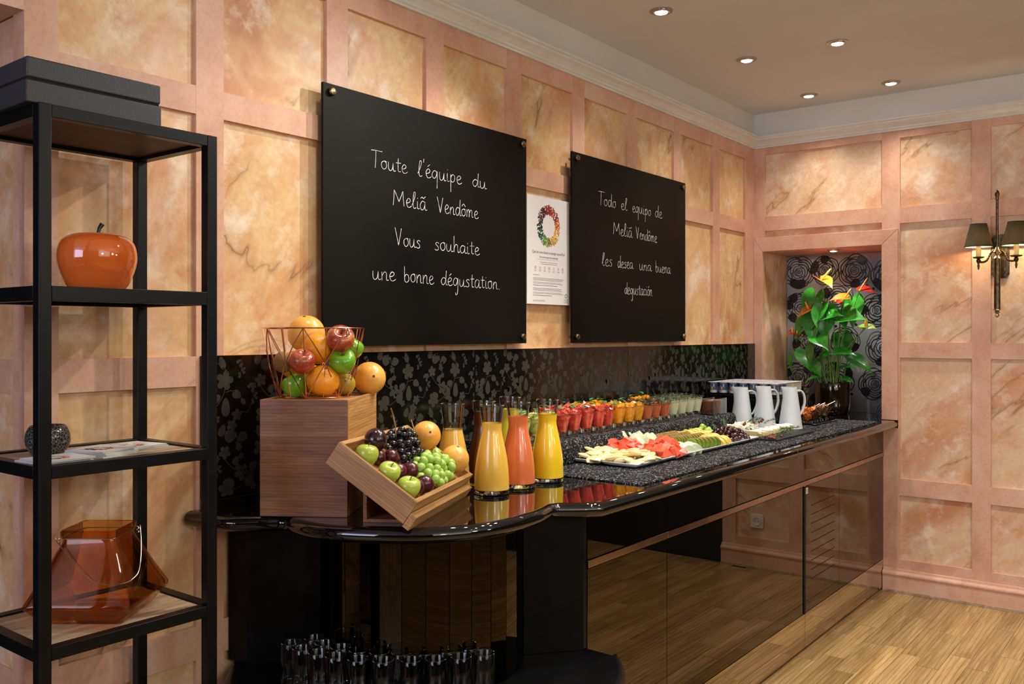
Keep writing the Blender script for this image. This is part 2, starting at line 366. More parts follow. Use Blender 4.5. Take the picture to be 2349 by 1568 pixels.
# baseboards
BP = [(0, 0), (.022, 0), (.022, .085), (.027, .09), (.029, .097), (.027, .104), (.020, .109), (.013, .112), (.011, .122), (0, .124)]
def bsb(name, pts):
    v = []; n = len(BP)
    for (px, py, dx, dy) in pts: v += [(px+dx*d, py+dy*d, z) for d, z in BP]
    f = [(i, (i+1) % n, n+(i+1) % n, n+i) for i in range(n)]+[tuple(range(n)), tuple(range(2*n-1, n-1, -1))]
    o = struct(name, MB().add(v, f), MS); return o
bsb('baseboard_right', [(.7315, 5.05, 0, -1), (1.66, 5.05, 0, -1)])
bsb('baseboard_left', [(0, .924, 1, 0), (0, 1.42, 1, 0)])
struct('trim_3', MB().prism([(.75, 5.0205), (1.66, 5.0205), (1.66, 5.0279), (.75, 5.0279)], 0.0006, .013), M['oak_pale'])
# ------------------------------------------------------------------ worktop
arc = smoothline([(.262, 1.446), (.30, 1.432), (.358, 1.427), (.44, 1.438), (.524, 1.475), (.636, 1.553), (.712, 1.665), (.736, 1.79), (.732, 1.90), (.712, 1.995)], 4)
OUT = [(.004, 1.322), (.14, 1.346), (.166, 1.364), (.240, 1.432), (.254, 1.444)]+[(p.x, p.y) for p in [Vector((q[0], q[1])) for q in arc]]+[(.718, 2.012), (.772, 2.058), (.806, 2.10), (.806, 5.035)]
def offset(poly, d):                  # shift an open outline inwards (to its left)
    P = [Vector(p) for p in poly]; out = []
    for i, p in enumerate(P):
        a = (P[i]-P[i-1]).normalized() if i else None; b = (P[i+1]-P[i]).normalized() if i < len(P)-1 else None
        a = a or b; b = b or a; n1 = Vector((-a.y, a.x)); n2 = Vector((-b.y, b.x)); n = (n1+n2); n.normalize()
        out.append(p+n*d/max(.6, n.dot(n1)))
    return out
def topslab(outline, z0, z1, back, name, mat, parent=None):
    r = (z1-z0)/2; rings = []
    for k in range(9):
        a = pi/2-pi*k/8; rings.append([(q.x, q.y, z0+r+r*sin(a)) for q in offset(outline, r*1.05*(1-cos(a))+.0001)])
    n = len(outline); v = [p for rg in rings for p in rg]; f = []
    for k in range(8):
        for i in range(n-1): f.append((k*n+i, (k+1)*n+i, (k+1)*n+i+1, k*n+i+1))
    b = len(v); nb = len(back)
    v += [(x, y, z1) for x, y in back]+[(x, y, z0) for x, y in back]
    f.append(tuple(range(n))+tuple(b+i for i in range(nb)))
    f.append(tuple(8*n+i for i in range(n-1, -1, -1))+tuple(b+nb+i for i in range(nb-1, -1, -1)))
    f.append(tuple(k*n+n-1 for k in range(9))+(b+nb, b)); f.append(tuple(k*n for k in range(8, -1, -1))+(b+nb-1, b+2*nb-1))
    for i in range(nb-1): f.append((b+i, b+nb+i, b+nb+i+1, b+i+1))
    return MB().add(v, f).obj(name, mat, parent, smooth=True, sharp=35)
wt = thing('worktop', 'long black granite buffet worktop with rounded edge and bowed near end', 'worktop', (.4, 3.2, .874))
o = topslab(OUT, .874, .914, [(.80, 5.049), (.0015, 5.049), (.0015, 1.34)], 'slab', M['granite'], wt); o.location = (-.4, -3.2, -.874)
MB().box((.0535, 5.0495, .875), (.7215, 5.43, .914)).obj('niche_slab', M['granite'], wr)
# joint ring on the front edge
MB().lathe([(.0, -.0006), (.0214, -.0006), (.0214, .0006), (.0, .0006)], 20, M=Matrix.Translation((.785, 3.57, .894)) @ Matrix.Rotation(pi/2, 4, 'X')).obj('edge_joint', M['brass'], wt, loc=(-.4, -3.2, -.874))
# upstand and patterned splashback panels
MB().box((.0015, 1.37, .9145), (.024, 5.049, .936)).obj('upstand', M['blackgloss'], wt, loc=(-.4, -3.2, -.874), bevel=.002)
sb = thing('splashback', 'glossy black splashback with grey flowers along the wall behind the buffet', 'splashback', (0, 3.2, .937))
M['splash'] = plain('black_glass', (.004, .0035, .003, 1), .11, var=.3)
M['floral'] = plain('grey_floral_print', (.044, .041, .032, 1), .42, var=.25, scale=900, spec=.3)
def flower(mb, x, y, r, a, X):
    for k in range(5):
        t = a+k*2*pi/5; pts = []
        for i in range(9):
            q = 2*pi*i/9; px = r*.5+.48*r*cos(q); py = .34*r*sin(q)*(1+.25*cos(q)); pts.append((px*cos(t)-py*sin(t)+x, px*sin(t)+py*cos(t)+y))
        X(mb, pts)
def leafp(mb, x, y, l, wd, a, X):
    pts = []
    for i in range(13):
        q = 2*pi*i/13; px = l*(.5-.5*cos(q)); py = wd*sin(q)*(1-.3*cos(q)*-1)*.5; pts.append((px*cos(a)-py*sin(a)+x, px*sin(a)+py*cos(a)+y))
    X(mb, pts)
def stroke(mb, pts, wd, X):
    P = smoothline([(p[0], p[1], 0) for p in pts], 5)
    for i in range(len(P)-1):
        a, b = P[i], P[i+1]; d = (b-a); 
        if d.length < 1e-7: continue
        d.normalize(); n = Vector((-d.y, d.x, 0))*wd/2; e = d*wd*.2
        X(mb, [(a-n-e)[:2], (b-n+e)[:2], (b+n+e)[:2], (a+n-e)[:2]])
def spray(mb, x, y, h, a, X):
    for i in range(9):
        t = i/9; s = 1 if i % 2 else -1; L = h*(1-.5*t)*.2
        bx = x+h*t*sin(a)+.012*sin(t*5); by = y+h*t*cos(a)
        leafp(mb, bx, by, .011, .008, pi/2-a+s*.9, X)
    stroke(mb, [(x, y), (x+h*.5*sin(a)+.006, y+h*.5*cos(a)), (x+h*.9*sin(a), y+h*.9*cos(a))], .0016, X)
seams = [1.37, 2.49, 3.58, 4.545, 5.047]
for k in range(4):
    y0, y1 = seams[k], seams[k+1]
    pnl = MB().box((.0008, y0+.0007, -.0002), (.0085, y1-.0007, .383)).obj('panel', M['splash'], sb, loc=(0, -3.2, 0))
    mb = MB(); lim = (y0+.004, y1-.004); cnt = [0]
    def X(m_, pts, lim=lim):
        if min(p[0] for p in pts) > lim[1] or max(p[0] for p in pts) < lim[0] or max(p[1] for p in pts) < .003: return
        pts = [(min(max(p[0], lim[0]), lim[1]), min(max(p[1], .002), .381)) for p in pts]
        if max(p[0] for p in pts)-min(p[0] for p in pts) < 1e-4 or max(p[1] for p in pts)-min(p[1] for p in pts) < 1e-4: return
        cnt[0] += 1; xx = .0088+(cnt[0] % 7)*.00004
        m_.add([(xx, p[0], p[1]) for p in pts], [tuple(range(len(pts)))])
    y = y0-.02; col = k
    y0_ = y-.25
    while y0_ < y1+.05:
        y = y0_
        r = random.random
        for (ox, oz) in ((0, 0), (.118, -.192)):
            cx_ = lambda q: y0_+ox+(q-400)*.000495
            cz_ = lambda q: .383+oz-(q-60)*.000296
            for (fx, fz, fr_) in ((615, 290, 88), (465, 262, 38), (482, 350, 32), (850, 300, 62), (862, 632, 84), (692, 612, 55), (960, 500, 78), (660, 705, 55), (800, 350, 34), (560, 640, 40)):
                flower(mb, cx_(fx), cz_(fz), fr_*.00032, r()*1.2, X)
            for (lx, lz, ll, lw_, la) in ((375, 165, .038, .034, .2), (465, 170, .030, .028, 0), (610, 185, .036, .020, 1.9), (665, 400, .030, .024, -.5), (620, 620, .052, .026, 1.57), (535, 480, .030, .024, .6), (1000, 640, .05, .03, 1.4), (745, 520, .022, .014, 2.2), (905, 420, .026, .02, .9), (430, 620, .032, .026, 2.4), (820, 150, .034, .022, 1.2)):
                leafp(mb, cx_(lx), cz_(lz), ll, lw_, la, X)
            spray(mb, cx_(700), cz_(265), .050, .25, X); spray(mb, cx_(790), cz_(520), .058, .05, X); spray(mb, cx_(930), cz_(250), .045, -.2, X); spray(mb, cx_(500), cz_(560), .04, -.4, X)
            for pts_ in (((560, 120), (628, 210), (615, 290), (610, 400), (560, 530), (500, 620)), ((620, 400), (655, 385), (690, 410)), ((790, 500), (765, 590), (725, 585), (690, 610)), ((850, 360), (900, 450), (1000, 540), (930, 640), (862, 632)), ((465, 262), (480, 300), (482, 350))):
                stroke(mb, [(cx_(q[0]), cz_(q[1])) for q in pts_], .0022, X)
        y0_ += .235; col += 1
    fo = mb.obj('floral_print', M['floral'], pnl); fo['label'] = 'matt grey flowers, leaves and berry sprays on black'; fo['kind'] = 'stuff'
# ------------------------------------------------------------------ blackboards with chalk handwriting
G = {  # single-stroke letters on a unit x-height; (advance, strokes)
 'T': (1.0, [[(.0, 2.05), (.5, 2.1), (1.15, 2.1)], [(.5, 2.1), (.48, 1.2), (.42, 0)]]),
 'M': (1.5, [[(.05, 0), (.12, 1.0), (.15, 2.0)], [(.15, 2.0), (.45, 1.3), (.7, .55)], [(.7, .55), (.95, 1.3), (1.15, 2.0)], [(1.15, 2.0), (1.2, 1.0), (1.3, .05)]]),
 'V': (1.0, [[(.0, 2.0), (.22, 1.0), (.42, .0)], [(.42, 0), (.6, 1.0), (.75, 1.95)]]),
 'a': (.85, [[(.62, .95), (.3, 1.05), (.05, .5), (.22, .02), (.5, .2), (.65, .9)], [(.65, 1.0), (.62, .35), (.72, .02), (.9, .12)]]),
 'b': (.8, [[(.08, 2.0), (.1, 1.0), (.12, .1)], [(.12, .15), (.35, -.02), (.62, .3), (.55, .85), (.3, 1.0), (.12, .7)]]),
 'c': (.65, [[(.58, .85), (.35, 1.03), (.08, .6), (.2, .05), (.6, .12)]]),
 'd': (.85, [[(.6, .9), (.3, 1.02), (.06, .5), (.25, .02), (.5, .25), (.66, 1.0)], [(.7, 2.0), (.66, 1.0), (.68, .1), (.88, .08)]]),
 'e': (.7, [[(.1, .45), (.42, .6), (.52, .88), (.3, 1.05), (.08, .6), (.2, .05), (.45, 0), (.68, .2)]]),
 'g': (.85, [[(.6, .9), (.3, 1.02), (.06, .5), (.25, .08), (.5, .3), (.64, .95)], [(.66, 1.0), (.66, 0), (.6, -.9), (.4, -1.1), (.35, -.8)]]),
 'h': (.8, [[(.1, 2.0), (.1, 1.0), (.1, 0)], [(.1, .4), (.3, .95), (.52, .85), (.55, .4), (.6, .0), (.8, .1)]]),
 'i': (.4, [[(.12, 1.0), (.12, .4), (.18, .02), (.38, .1)], [(.14, 1.38), (.16, 1.46)]]),
 'l': (.55, [[(.02, .35), (.3, 1.2), (.42, 1.95), (.26, 2.05), (.16, 1.2), (.16, .3), (.3, .0), (.52, .15)]]),
 'm': (1.15, [[(.08, 1.0), (.1, .5), (.1, 0)], [(.1, .5), (.3, 1.0), (.44, .85), (.44, 0)], [(.44, .5), (.66, 1.0), (.84, .85), (.86, .1), (1.05, .08)]]),
 'n': (.8, [[(.08, 1.0), (.1, .5), (.1, 0)], [(.1, .5), (.34, 1.0), (.54, .85), (.56, .1), (.76, .08)]]),
 'o': (.72, [[(.4, 1.02), (.1, .8), (.08, .3), (.32, 0), (.58, .3), (.55, .8), (.36, 1.02), (.6, .95)]]),
 'p': (.8, [[(.12, 1.0), (.14, 0), (.14, -1.2)], [(.14, .6), (.35, 1.02), (.6, .8), (.55, .25), (.3, .05), (.15, .25)]]),
 'q': (.85, [[(.6, .9), (.3, 1.02), (.06, .5), (.25, .08), (.5, .3), (.62, .95)], [(.64, 1.0), (.64, 0), (.62, -1.1)]]),
 's': (.62, [[(.5, .9), (.3, 1.03), (.12, .8), (.4, .45), (.42, .1), (.2, -.02), (.02, .12)]]),
 't': (.6, [[(.28, 1.7), (.25, .8), (.3, .08), (.55, .1)], [(.02, 1.1), (.55, 1.15)]]),
 'u': (.85, [[(.06, 1.0), (.08, .3), (.25, .0), (.48, .25), (.58, 1.0)], [(.58, 1.0), (.58, .3), (.68, .02), (.85, .12)]]),
 '.': (.4, [[(.15, .0), (.2, .06)]]), "'": (.3, [[(.14, 2.1), (.1, 1.65)]]),
}
ACC = {'é': ('e', [[(.25, 1.3), (.5, 1.6)]]), 'ã': ('a', [[(.1, 1.35), (.3, 1.55), (.45, 1.4), (.7, 1.65)]]), 'ô': ('o', [[(.1, 1.35), (.35, 1.7), (.6, 1.35)]]), 'ó': ('o', [[(.3, 1.3), (.55, 1.6)]])}
for k_, (b_, s_) in ACC.items(): G[k_] = (G[b_][0], G[b_][1]+s_)
def word(mb, text, y0, z0, y1, z1, xh, wd=.0021):
    tot = sum(G[c][0] for c in text); s = (y1-y0)/tot; x = 0
    for c in text:
        adv, st = G[c]; jit = random.uniform(-.04, .04); hs = xh*random.uniform(.93, 1.07)
        for sk in st:
            P = smoothline([(y0+(x+px)*s, z0+(z1-z0)*(x/tot)+(pz+jit)*hs, 0) for px, pz in sk], 6)
            n = len(P); L = []; Rr = []
            for i, p in enumerate(P):
                d = (P[min(i+1, n-1)]-P[max(i-1, 0)]); d.normalize(); nn = Vector((-d.y, d.x, 0)); ww = wd*(.75+.5*noise.noise(p*60))*.5
                L.append(p+nn*ww); Rr.append(p-nn*ww)
            v = []
            for a, b in zip(L, Rr): v += [(.0362, a.x, a.y), (.0362, b.x, b.y), (.0357, a.x, a.y), (.0357, b.x, b.y)]
            f = []
            for i in range(n-1):
                q = 4*i; f += [(q, q+1, q+5, q+4), (q, q+4, q+6, q+2), (q+1, q+3, q+7, q+5)]
            mb.add(v, f)
        x += adv
def board(label, y0, y1, z0, z1, words, xh):
    t = thing('blackboard', label, 'blackboard', (0, (y0+y1)/2, z0)); L = (0, -(y0+y1)/2, -z0)
    MB().box((.026, y0, z0), (.0355, y1, z1)).obj('board_panel', M['board'], t, loc=L, bevel=.0012)
    for wd in words:
        mb = MB(); word(mb, *wd, xh, .0019 if y0 < 2 else .0016); o = mb.obj('chalk_word', M['chalk'], t, loc=L)
    for yy in (y0+.03, y1-.03):
        for zz in (z0+.025, z1-.025):
            MB().lathe([(.006, -.035), (.006, 0), (.011, .0), (.0125, .003), (.0125, .009), (.010, .013), (.004, .0145), (0, .0148)], 16, M=Matrix.Translation((.0358, yy, zz)) @ Matrix.Rotation(pi/2, 4, 'Y')).obj('standoff_screw', M['brass'], t, smooth=True, loc=L)
    return t
board('larger near black board with French chalk greeting of four lines', 1.760, 2.767, 1.3415, 2.128, [('Toute', 1.953, 1.903, 2.116, 1.904), ("l'équipe", 2.163, 1.904, 2.388, 1.905), ('du', 2.443, 1.905, 2.526, 1.905), ('Meliã', 2.048, 1.794, 2.207, 1.793), ('Vendôme', 2.259, 1.793, 2.479, 1.792), ('Vous', 2.058, 1.665, 2.18, 1.664), ('souhaite', 2.246, 1.663, 2.486, 1.662), ('une', 1.958, 1.549, 2.062, 1.548), ('bonne', 2.098, 1.548, 2.244, 1.546), ('dégustation.', 2.277, 1.546, 2.607, 1.542)], .0265)
board('far black board with Spanish chalk greeting, right of the poster', 3.082, 4.100, 1.340, 2.134, [('Todo', 3.283, 1.935, 3.431, 1.935), ('el', 3.472, 1.934, 3.529, 1.934), ('equipo', 3.572, 1.934, 3.747, 1.933), ('de', 3.785, 1.933, 3.858, 1.932), ('Meliã', 3.405, 1.819, 3.572, 1.816), ('Vendôme', 3.604, 1.816, 3.806, 1.812), ('les', 3.311, 1.675, 3.401, 1.674), ('desea', 3.442, 1.674, 3.58, 1.673), ('una', 3.636, 1.673, 3.751, 1.672), ('buena', 3.789, 1.672, 3.942, 1.671), ('degustación', 3.503, 1.557, 3.759, 1.556)], .0275)
# ------------------------------------------------------------------ poster
ps = thing('poster', 'white nutrition poster with ring of fruit, between the two blackboards', 'poster', (0, 2.949, 1.496))
LP = (0, -2.949, -1.496)
MB().box((.0006, 2.802, 1.496), (.012, 3.096, 1.925)).obj('sheet', plain('poster_paper', 'e9e9ec', .45, var=.01), ps, loc=LP)
ink = plain('print_ink', '30302f', .6)
cols = ['a3221d', 'c23a26', '7c1a1c', 'd0532a', 'dd7a2a', 'e09a33', 'e3b83f', 'd9a52f', '8a5a2a', '9ab13c', '4f8a34', '1f5e38', '123f35', '231c22', '2b1a22', '4a1a22', '5f1c22', '8e2322']
cm = [plain('print_colour', c, .6) for c in cols]
mb = MB(); cy, cz = 2.947, 1.811
for i in range(620):
    a = random.uniform(0, 2*pi); rr = random.uniform(.047, .083); kk = int(((pi/2-a) % (2*pi))/(2*pi)*len(cols)+random.uniform(-.6, .6)) % len(cols)
    ln = random.uniform(.005, .011); wd = random.uniform(.003, .0055); ori = a+random.uniform(-.5, .5) if 4 < kk < 13 else random.uniform(0, pi)
    pts = []
    for j in range(7):
        q = 2*pi*j/7; px, pz = ln*.6*cos(q), wd*.6*sin(q); pts.append((.0123+(i % 9)*.00002, cy+rr*cos(a)*.94+px*cos(ori)-pz*sin(ori), cz+rr*sin(a)*1.02+px*sin(ori)+pz*cos(ori)))
    mb.add(pts, [tuple(range(7))], kk)
mb.obj('fruit_ring_print', cm, ps, loc=LP)
def text(body, size, y, z, parent, mat, x=.0123, align='CENTER', loc=(0, 0, 0), sx=1):
    c = bpy.data.curves.new('text', 'FONT'); c.body = body; c.size = size; c.align_x = align; c.resolution_u = 2
    o = bpy.data.objects.new('text_tmp', c); COL.objects.link(o)
    bpy.context.view_layer.update(); me = bpy.data.meshes.new_from_object(o); bpy.data.objects.remove(o)
    Mx = Matrix(((0, 0, 1, x), (1, 0, 0, y), (0, 1, 0, z), (0, 0, 0, 1))); me.transform(Matrix.Diagonal((sx, 1, 1, 1))); me.transform(Mx)
    me.materials.append(mat); r = bpy.data.objects.new('printed_text', me); COL.objects.link(r); r.parent = parent; r.location = loc; return r
text("Quel est votre besoin en énergie aujourd'hui?", .0165, 2.949, 1.698, ps, ink, loc=LP, sx=.74)
text("How much energy do you need today?", .0115, 2.949, 1.681, ps, ink, loc=LP, sx=.72)
mb = MB()
def ln(y0, y1, z, h=.0008, mi=0): mb.box((.0121, y0, z-h/2), (.01225, y1, z+h/2), mi)
ln(2.87, 3.03, 1.675, .0005)
def fake(y0, y1, z, h=.0026):          # lines of tiny illegible print
    y = y0
    while y < y1: 
        l = random.uniform(.003, .009); ln(y, min(y+l, y1), z, h*.55); y += l+.0016
fake(2.89, 3.01, 1.664); fake(2.895, 3.005, 1.657); 
for i in range(7):
    yy = 2.857+i*.0315; mb.lathe([(.0052, 0), (.0052, .0002), (.0037, .0002), (.0037, 0)], 16, mi=1+(i*3) % 6 if i not in (0, 3, 6) else 0, M=Matrix.Translation((.0121, yy, 1.641)) @ Matrix.Rotation(pi/2, 4, 'Y'), cap=False)
    fake(yy-.008, yy+.008, 1.631, .002); fake(yy-.005, yy+.005, 1.6275, .002)
fake(2.842, 2.885, 1.612); 
for z in (1.600, 1.5955, 1.591, 1.583, 1.5785): fake(2.842, 3.055-random.random()*.02, z, .0024)
fake(2.842, 3.01, 1.571, .0034)
for z in (1.560, 1.5555, 1.551, 1.543, 1.5385): fake(2.842, 3.06-random.random()*.03, z, .0024)
fake(2.842, 2.97, 1.531, .0034); fake(2.842, 2.92, 1.512, .002); fake(2.842, 2.92, 1.508, .002)
mb.lathe([(.0085, 0), (.0085, .0002), (.0062, .0002), (.0062, 0)], 18, M=Matrix.Translation((.0121, 3.07, 1.533)) @ Matrix.Rotation(pi/2, 4, 'Y'), cap=False)
fake(3.056, 3.086, 1.518, .003); fake(3.06, 3.082, 1.512, .003); fake(3.056, 3.086, 1.506, .003)
mb.obj('small_print', [ink, cm[5], cm[10], cm[0], cm[3], cm[6], cm[13]], ps, loc=LP)
# ------------------------------------------------------------------ base cabinets
def slots(mb, y0, y1): pass
cabs = [(2.127, 2.599, 'mirrored cabinet nearest the bowed end of the buffet', 0), (2.599, 3.838, 'widest mirrored cabinet, beneath the middle of the buffet', 0), (3.858, 4.315, 'mirrored cabinet with nine black ventilation slits', 1), (4.315, 5.0485, 'mirrored cabinet in the far corner beside the pink wall', 0)]
for y0, y1, lab, vent in cabs:
    c = thing('mirrored_cabinet', lab, 'cabinet', (.4, (y0+y1)/2, 0)); L = (-.4, -(y0+y1)/2, 0)
    MB().box((.012, y0+.0004, .0005), (.708, y1-.0004, .873)).obj('carcass', M['void'] if vent else M['blacklac'], c, loc=L)
    d = MB().box((.7085, y0+.0012, .166), (.73, y1-.0012, .715)).obj('door', M['bronze_mirror'], c, loc=L, bevel=.0006)
    MB().box((.7085, y0+.0008, .7415), (.7302, y1-.0008, .8715)).obj('fascia', M['bronze_mirror'], c, loc=L)
    MB().box((.7085, y0+.0002, .718), (.7345, y1-.0002, .7395)).obj('metal_strip', M['copper_strip'], c, loc=L, bevel=.001)
    MB().box((.7085, y0+.0003, .016), (.7295, y1-.0003, .163)).obj('kick_panel', M['clear_mirror'], c, loc=L)
    if vent:
        for k in range(9): MB().box((.7295, y0+.075, .620-k*.0405), (.7308, y1-.067, .6228-k*.0405)).obj('ventilation_slit', M['void'], d)
        mb = MB().box((.73, y0+.006, .680), (.7306, y0+.035, .706)); mb.obj('sticker', plain('sticker_paper', 'd8d2cc', .6), d)
        mb = MB()
        for q_ in range(3): mb.box((.73061, y0+.009, .686+.006*q_), (.7308, y0+.030, .688+.006*q_))
        mb.obj('sticker_print', plain('faded_ink', '6a6460', .6), d)
gap = thing('cabinet_edge_profile', 'tall black vertical profile between mirrored doors, left of ventilation slits', 'profile', (.72, 3.848, 0))
MB().box((-.0115, -.0092, .164), (.014, .0092, .716)).obj('black_edge', M['void'], gap); MB().box((-.0115, -.0092, .016), (.0092, .0092, .1635)).obj('kick_panel', M['clear_mirror'], gap)
MB().box((-.0115, -.0092, .7165), (.0142, .0092, .7395)).obj('metal_strip', M['copper_strip'], gap); MB().box((-.0115, -.0092, .741), (.0102, .0092, .8725)).obj('fascia', M['bronze_mirror'], gap)
# bowed end: mirrored column, flat black end panels
M['ebony'] = plain('matt_black_panel', (.0035, .0033, .0033, 1), .4, var=.3, spec=.15)
M['granite2'] = plain('black_stone_top', (.004, .0042, .005, 1), .3, var=.5, scale=500, spec=.25)
be = thing('bar_end_cabinet', 'black bowed end cabinet faced with narrow bronze mirror strips under worktop', 'cabinet', (.43, 1.79, 0)); LB = (-.43, -1.79, 0)
cx, cy_, cr = .43, 1.79, .262; a0, a1, NF = radians(-150), radians(42), 15
pts = [(cx+cr*cos(a0+(a1-a0)*i/NF), cy_+cr*sin(a0+(a1-a0)*i/NF)) for i in range(NF+1)]
MB().prism([(cx+(cr-.012)*cos(a0+(a1-a0)*i/NF), cy_+(cr-.012)*sin(a0+(a1-a0)*i/NF)) for i in range(NF+1)]+[(.60, 2.11), (.012, 2.11), (.012, 1.66)], .4925, .8735).obj('core', M['blacklac'], be, loc=LB)
M['facet'] = mirror('smoked_mirror', (.036, .029, .019, 1), .01)
for i in range(NF):
    (xa, ya), (xb, yb) = pts[i], pts[i+1]; d = Vector((xb-xa, yb-ya)).normalized()*.0008; n = Vector((d.y, -d.x)).normalized()*.006; tw = n*(.5 if i % 2 else 0)*.15
    MB().prism([(xa+d.x+tw.x, ya+d.y+tw.y), (xb-d.x, yb-d.y), (xb-d.x-n.x, yb-d.y-n.y), (xa+d.x-n.x, ya+d.y-n.y)], .4925, .8735).obj('mirror_strip', M['facet'], be, loc=LB)
MB().prism([(.612, 1.982), (.62, 1.974), (.7295, 2.108), (.7295, 2.1255), (.70, 2.1255)], .4925, .8735).obj('end_panel', M['ebony'], be, loc=LB, bevel=.001)
MB().prism([(.004, 1.457), (.07, 1.47), (.215, 1.60), (.205, 1.67), (.004, 1.67)], .4925, .8735).obj('end_panel', M['ebony'], be, loc=LB)
ls = thing('lower_platform', 'low rounded black platform holding the tumblers under the bowed worktop', 'platform', (.45, 1.79, .45))
pp = [(.452+.53*cos(a), 1.77+.53*sin(a)) for a in [radians(-147+i*(187+8)/40) for i in range(41)]]
pp = [p for p in pp if p[0] > .006]
o = topslab([(.0045, 1.475)]+pp+[(.80, 2.1265)], .452, .492, [(.68, 2.1265), (.0045, 2.1265)], 'slab', M['granite2'], ls); o.location = (-.45, -1.79, -.45)
# the deck runs over the cabinet foot below
bp = [(.452+.47*cos(a), 1.77+.47*sin(a)) for a in [radians(-140+i*170/24) for i in range(25)]]
MB().prism([(.23, 1.5)]+[p for p in bp if p[0] > .22]+[(.23, 2.126)], .0006, .4515).obj('plinth', M['blacklac'], ls, loc=(-.45, -1.79, -.45))
# ------------------------------------------------------------------ niche back panel with roses
nb = thing('rose_mirror_panel', 'smoked mirror panel with black line-drawn roses at the back of the niche', 'panel', (.39, 5.431, .914))
def nicheback(name):
    t = NT(name); v = t.coord(); n = t.noise(v, 2, 2); t.base(t.ramp(n, [(.3, (.33, .34, .34, 1)), (.7, (.40, .41, .41, 1))])); t.set(Roughness=.09, Metallic=.6); return t.mat
MB().box((-.334, -.0058, .001), (.329, 0, .9405)).obj('mirror_sheet', nicheback('smoked_mirror_sheet'), nb)
mb = MB(); RC = [0]
def XR(m_, pts):
    pts = [(min(max(p[0], -.332), .327), min(max(p[1], .004), .938)) for p in pts]
    if max(p[0] for p in pts)-min(p[0] for p in pts) < 2e-4 or max(p[1] for p in pts)-min(p[1] for p in pts) < 2e-4: return
    RC[0] += 1; yy = -.0062-(RC[0] % 11)*.00003; m_.add([(p[0], yy, p[1]) for p in pts], [tuple(range(len(pts)))])
def rose(x, z, R, lw):
    k = 0; r = R*.1
    ph = random.random()*6
    sp = [(x+R*.17*(t/14)*cos(ph+t*.9), z+R*.17*(t/14)*sin(ph+t*.9)) for t in range(15)]; stroke(mb, sp, lw*.8, XR)
    r = R*.22
    while r < R*1.02:
        npet = 3 if r < R*.5 else 5; off = random.random()*6
        for i in range(npet):
            a = off+i*2*pi/npet; span = 2*pi/npet*1.25
            pts = []
            for j in range(7):
                q = a+span*(j/6-.5); bul = r*(1+.14*cos((j/6-.5)*pi)*1.2-.05*(j in (0, 6))+.03*random.uniform(-1, 1)); pts.append((x+bul*cos(q), z+bul*sin(q)))
            stroke(mb, pts, lw*random.uniform(.7, 1.4), XR)
        r += R*.135
def petal(x, z, l, wd, a): leafp(mb, x, z, l, wd, a, XR)
random.seed(5)
ROS = [(-.26, .84, .085), (-.10, .845, .075), (.075, .835, .085), (.26, .80, .08), (-.25, .62, .085), (-.03, .66, .09), (.20, .60, .085), (-.20, .41, .085), (.02, .42, .075), (.24, .38, .09), (-.26, .20, .08), (-.03, .19, .09), (.19, .17, .08), (-.12, .04, .07), (.28, .0, .07)]
for x, z, R in ROS:
    for k in range(3): a = random.uniform(0, 6.3); petal(x+R*.78*cos(a), z+R*.78*sin(a), R*.75, R*.62, a+random.choice((-1.5, 1.5)))
    rose(x, z, R*1.12, .0048)
for i in range(26):
    x, z = random.uniform(-.32, .31), random.uniform(.03, .92); 
    if all((x-a)**2+(z-b)**2 > (r*.95)**2 for a, b, r in ROS): petal(x, z, .016, .016, 0)
mb.obj('rose_print', plain('black_print', (.008, .006, .006, 1), .25, var=.2), nb)
_O = ['first', 'second', 'third', 'fourth', 'fifth', 'sixth', 'seventh', 'eighth', 'ninth']
ORD = ['first', 'second', 'third', 'fourth', 'fifth', 'sixth', 'seventh', 'eighth', 'ninth', 'tenth', 'eleventh', 'twelfth', 'thirteenth', 'fourteenth', 'fifteenth', 'sixteenth', 'seventeenth', 'eighteenth', 'nineteenth', 'twentieth']
for d_, e_ in (('twenty', 'thirtieth'), ('thirty', 'fortieth'), ('forty', 'fiftieth'), ('fifty', 'sixtieth')): ORD += [d_+'-'+x for x in _O]+[e_]
Rz = lambda a: Matrix.Rotation(a, 4, 'Z'); Rx = lambda a: Matrix.Rotation(a, 4, 'X'); Ry = lambda a: Matrix.Rotation(a, 4, 'Y'); T = Matrix.Translation
def rrect(hx, hy, r, n=4):
    out = []
    for cx_, cy2, a in ((hx-r, hy-r, 0), (-hx+r, hy-r, pi/2), (-hx+r, -hy+r, pi), (hx-r, -hy+r, 3*pi/2)):
        out += [(cx_+r*cos(a+pi/2*i/n), cy2+r*sin(a+pi/2*i/n)) for i in range(n+1)]
    return out
def loft(rings, caps=(1, 1)):
    n = len(rings[0]); v = [p for r in rings for p in r]; f = []
    for k in range(len(rings)-1):
        for i in range(n): j = (i+1) % n; f.append((k*n+i, k*n+j, (k+1)*n+j, (k+1)*n+i))
    if caps[0]: f.append(tuple(range(n-1, -1, -1)))
    if caps[1]: f.append(tuple((len(rings)-1)*n+i for i in range(n)))
    return v, f
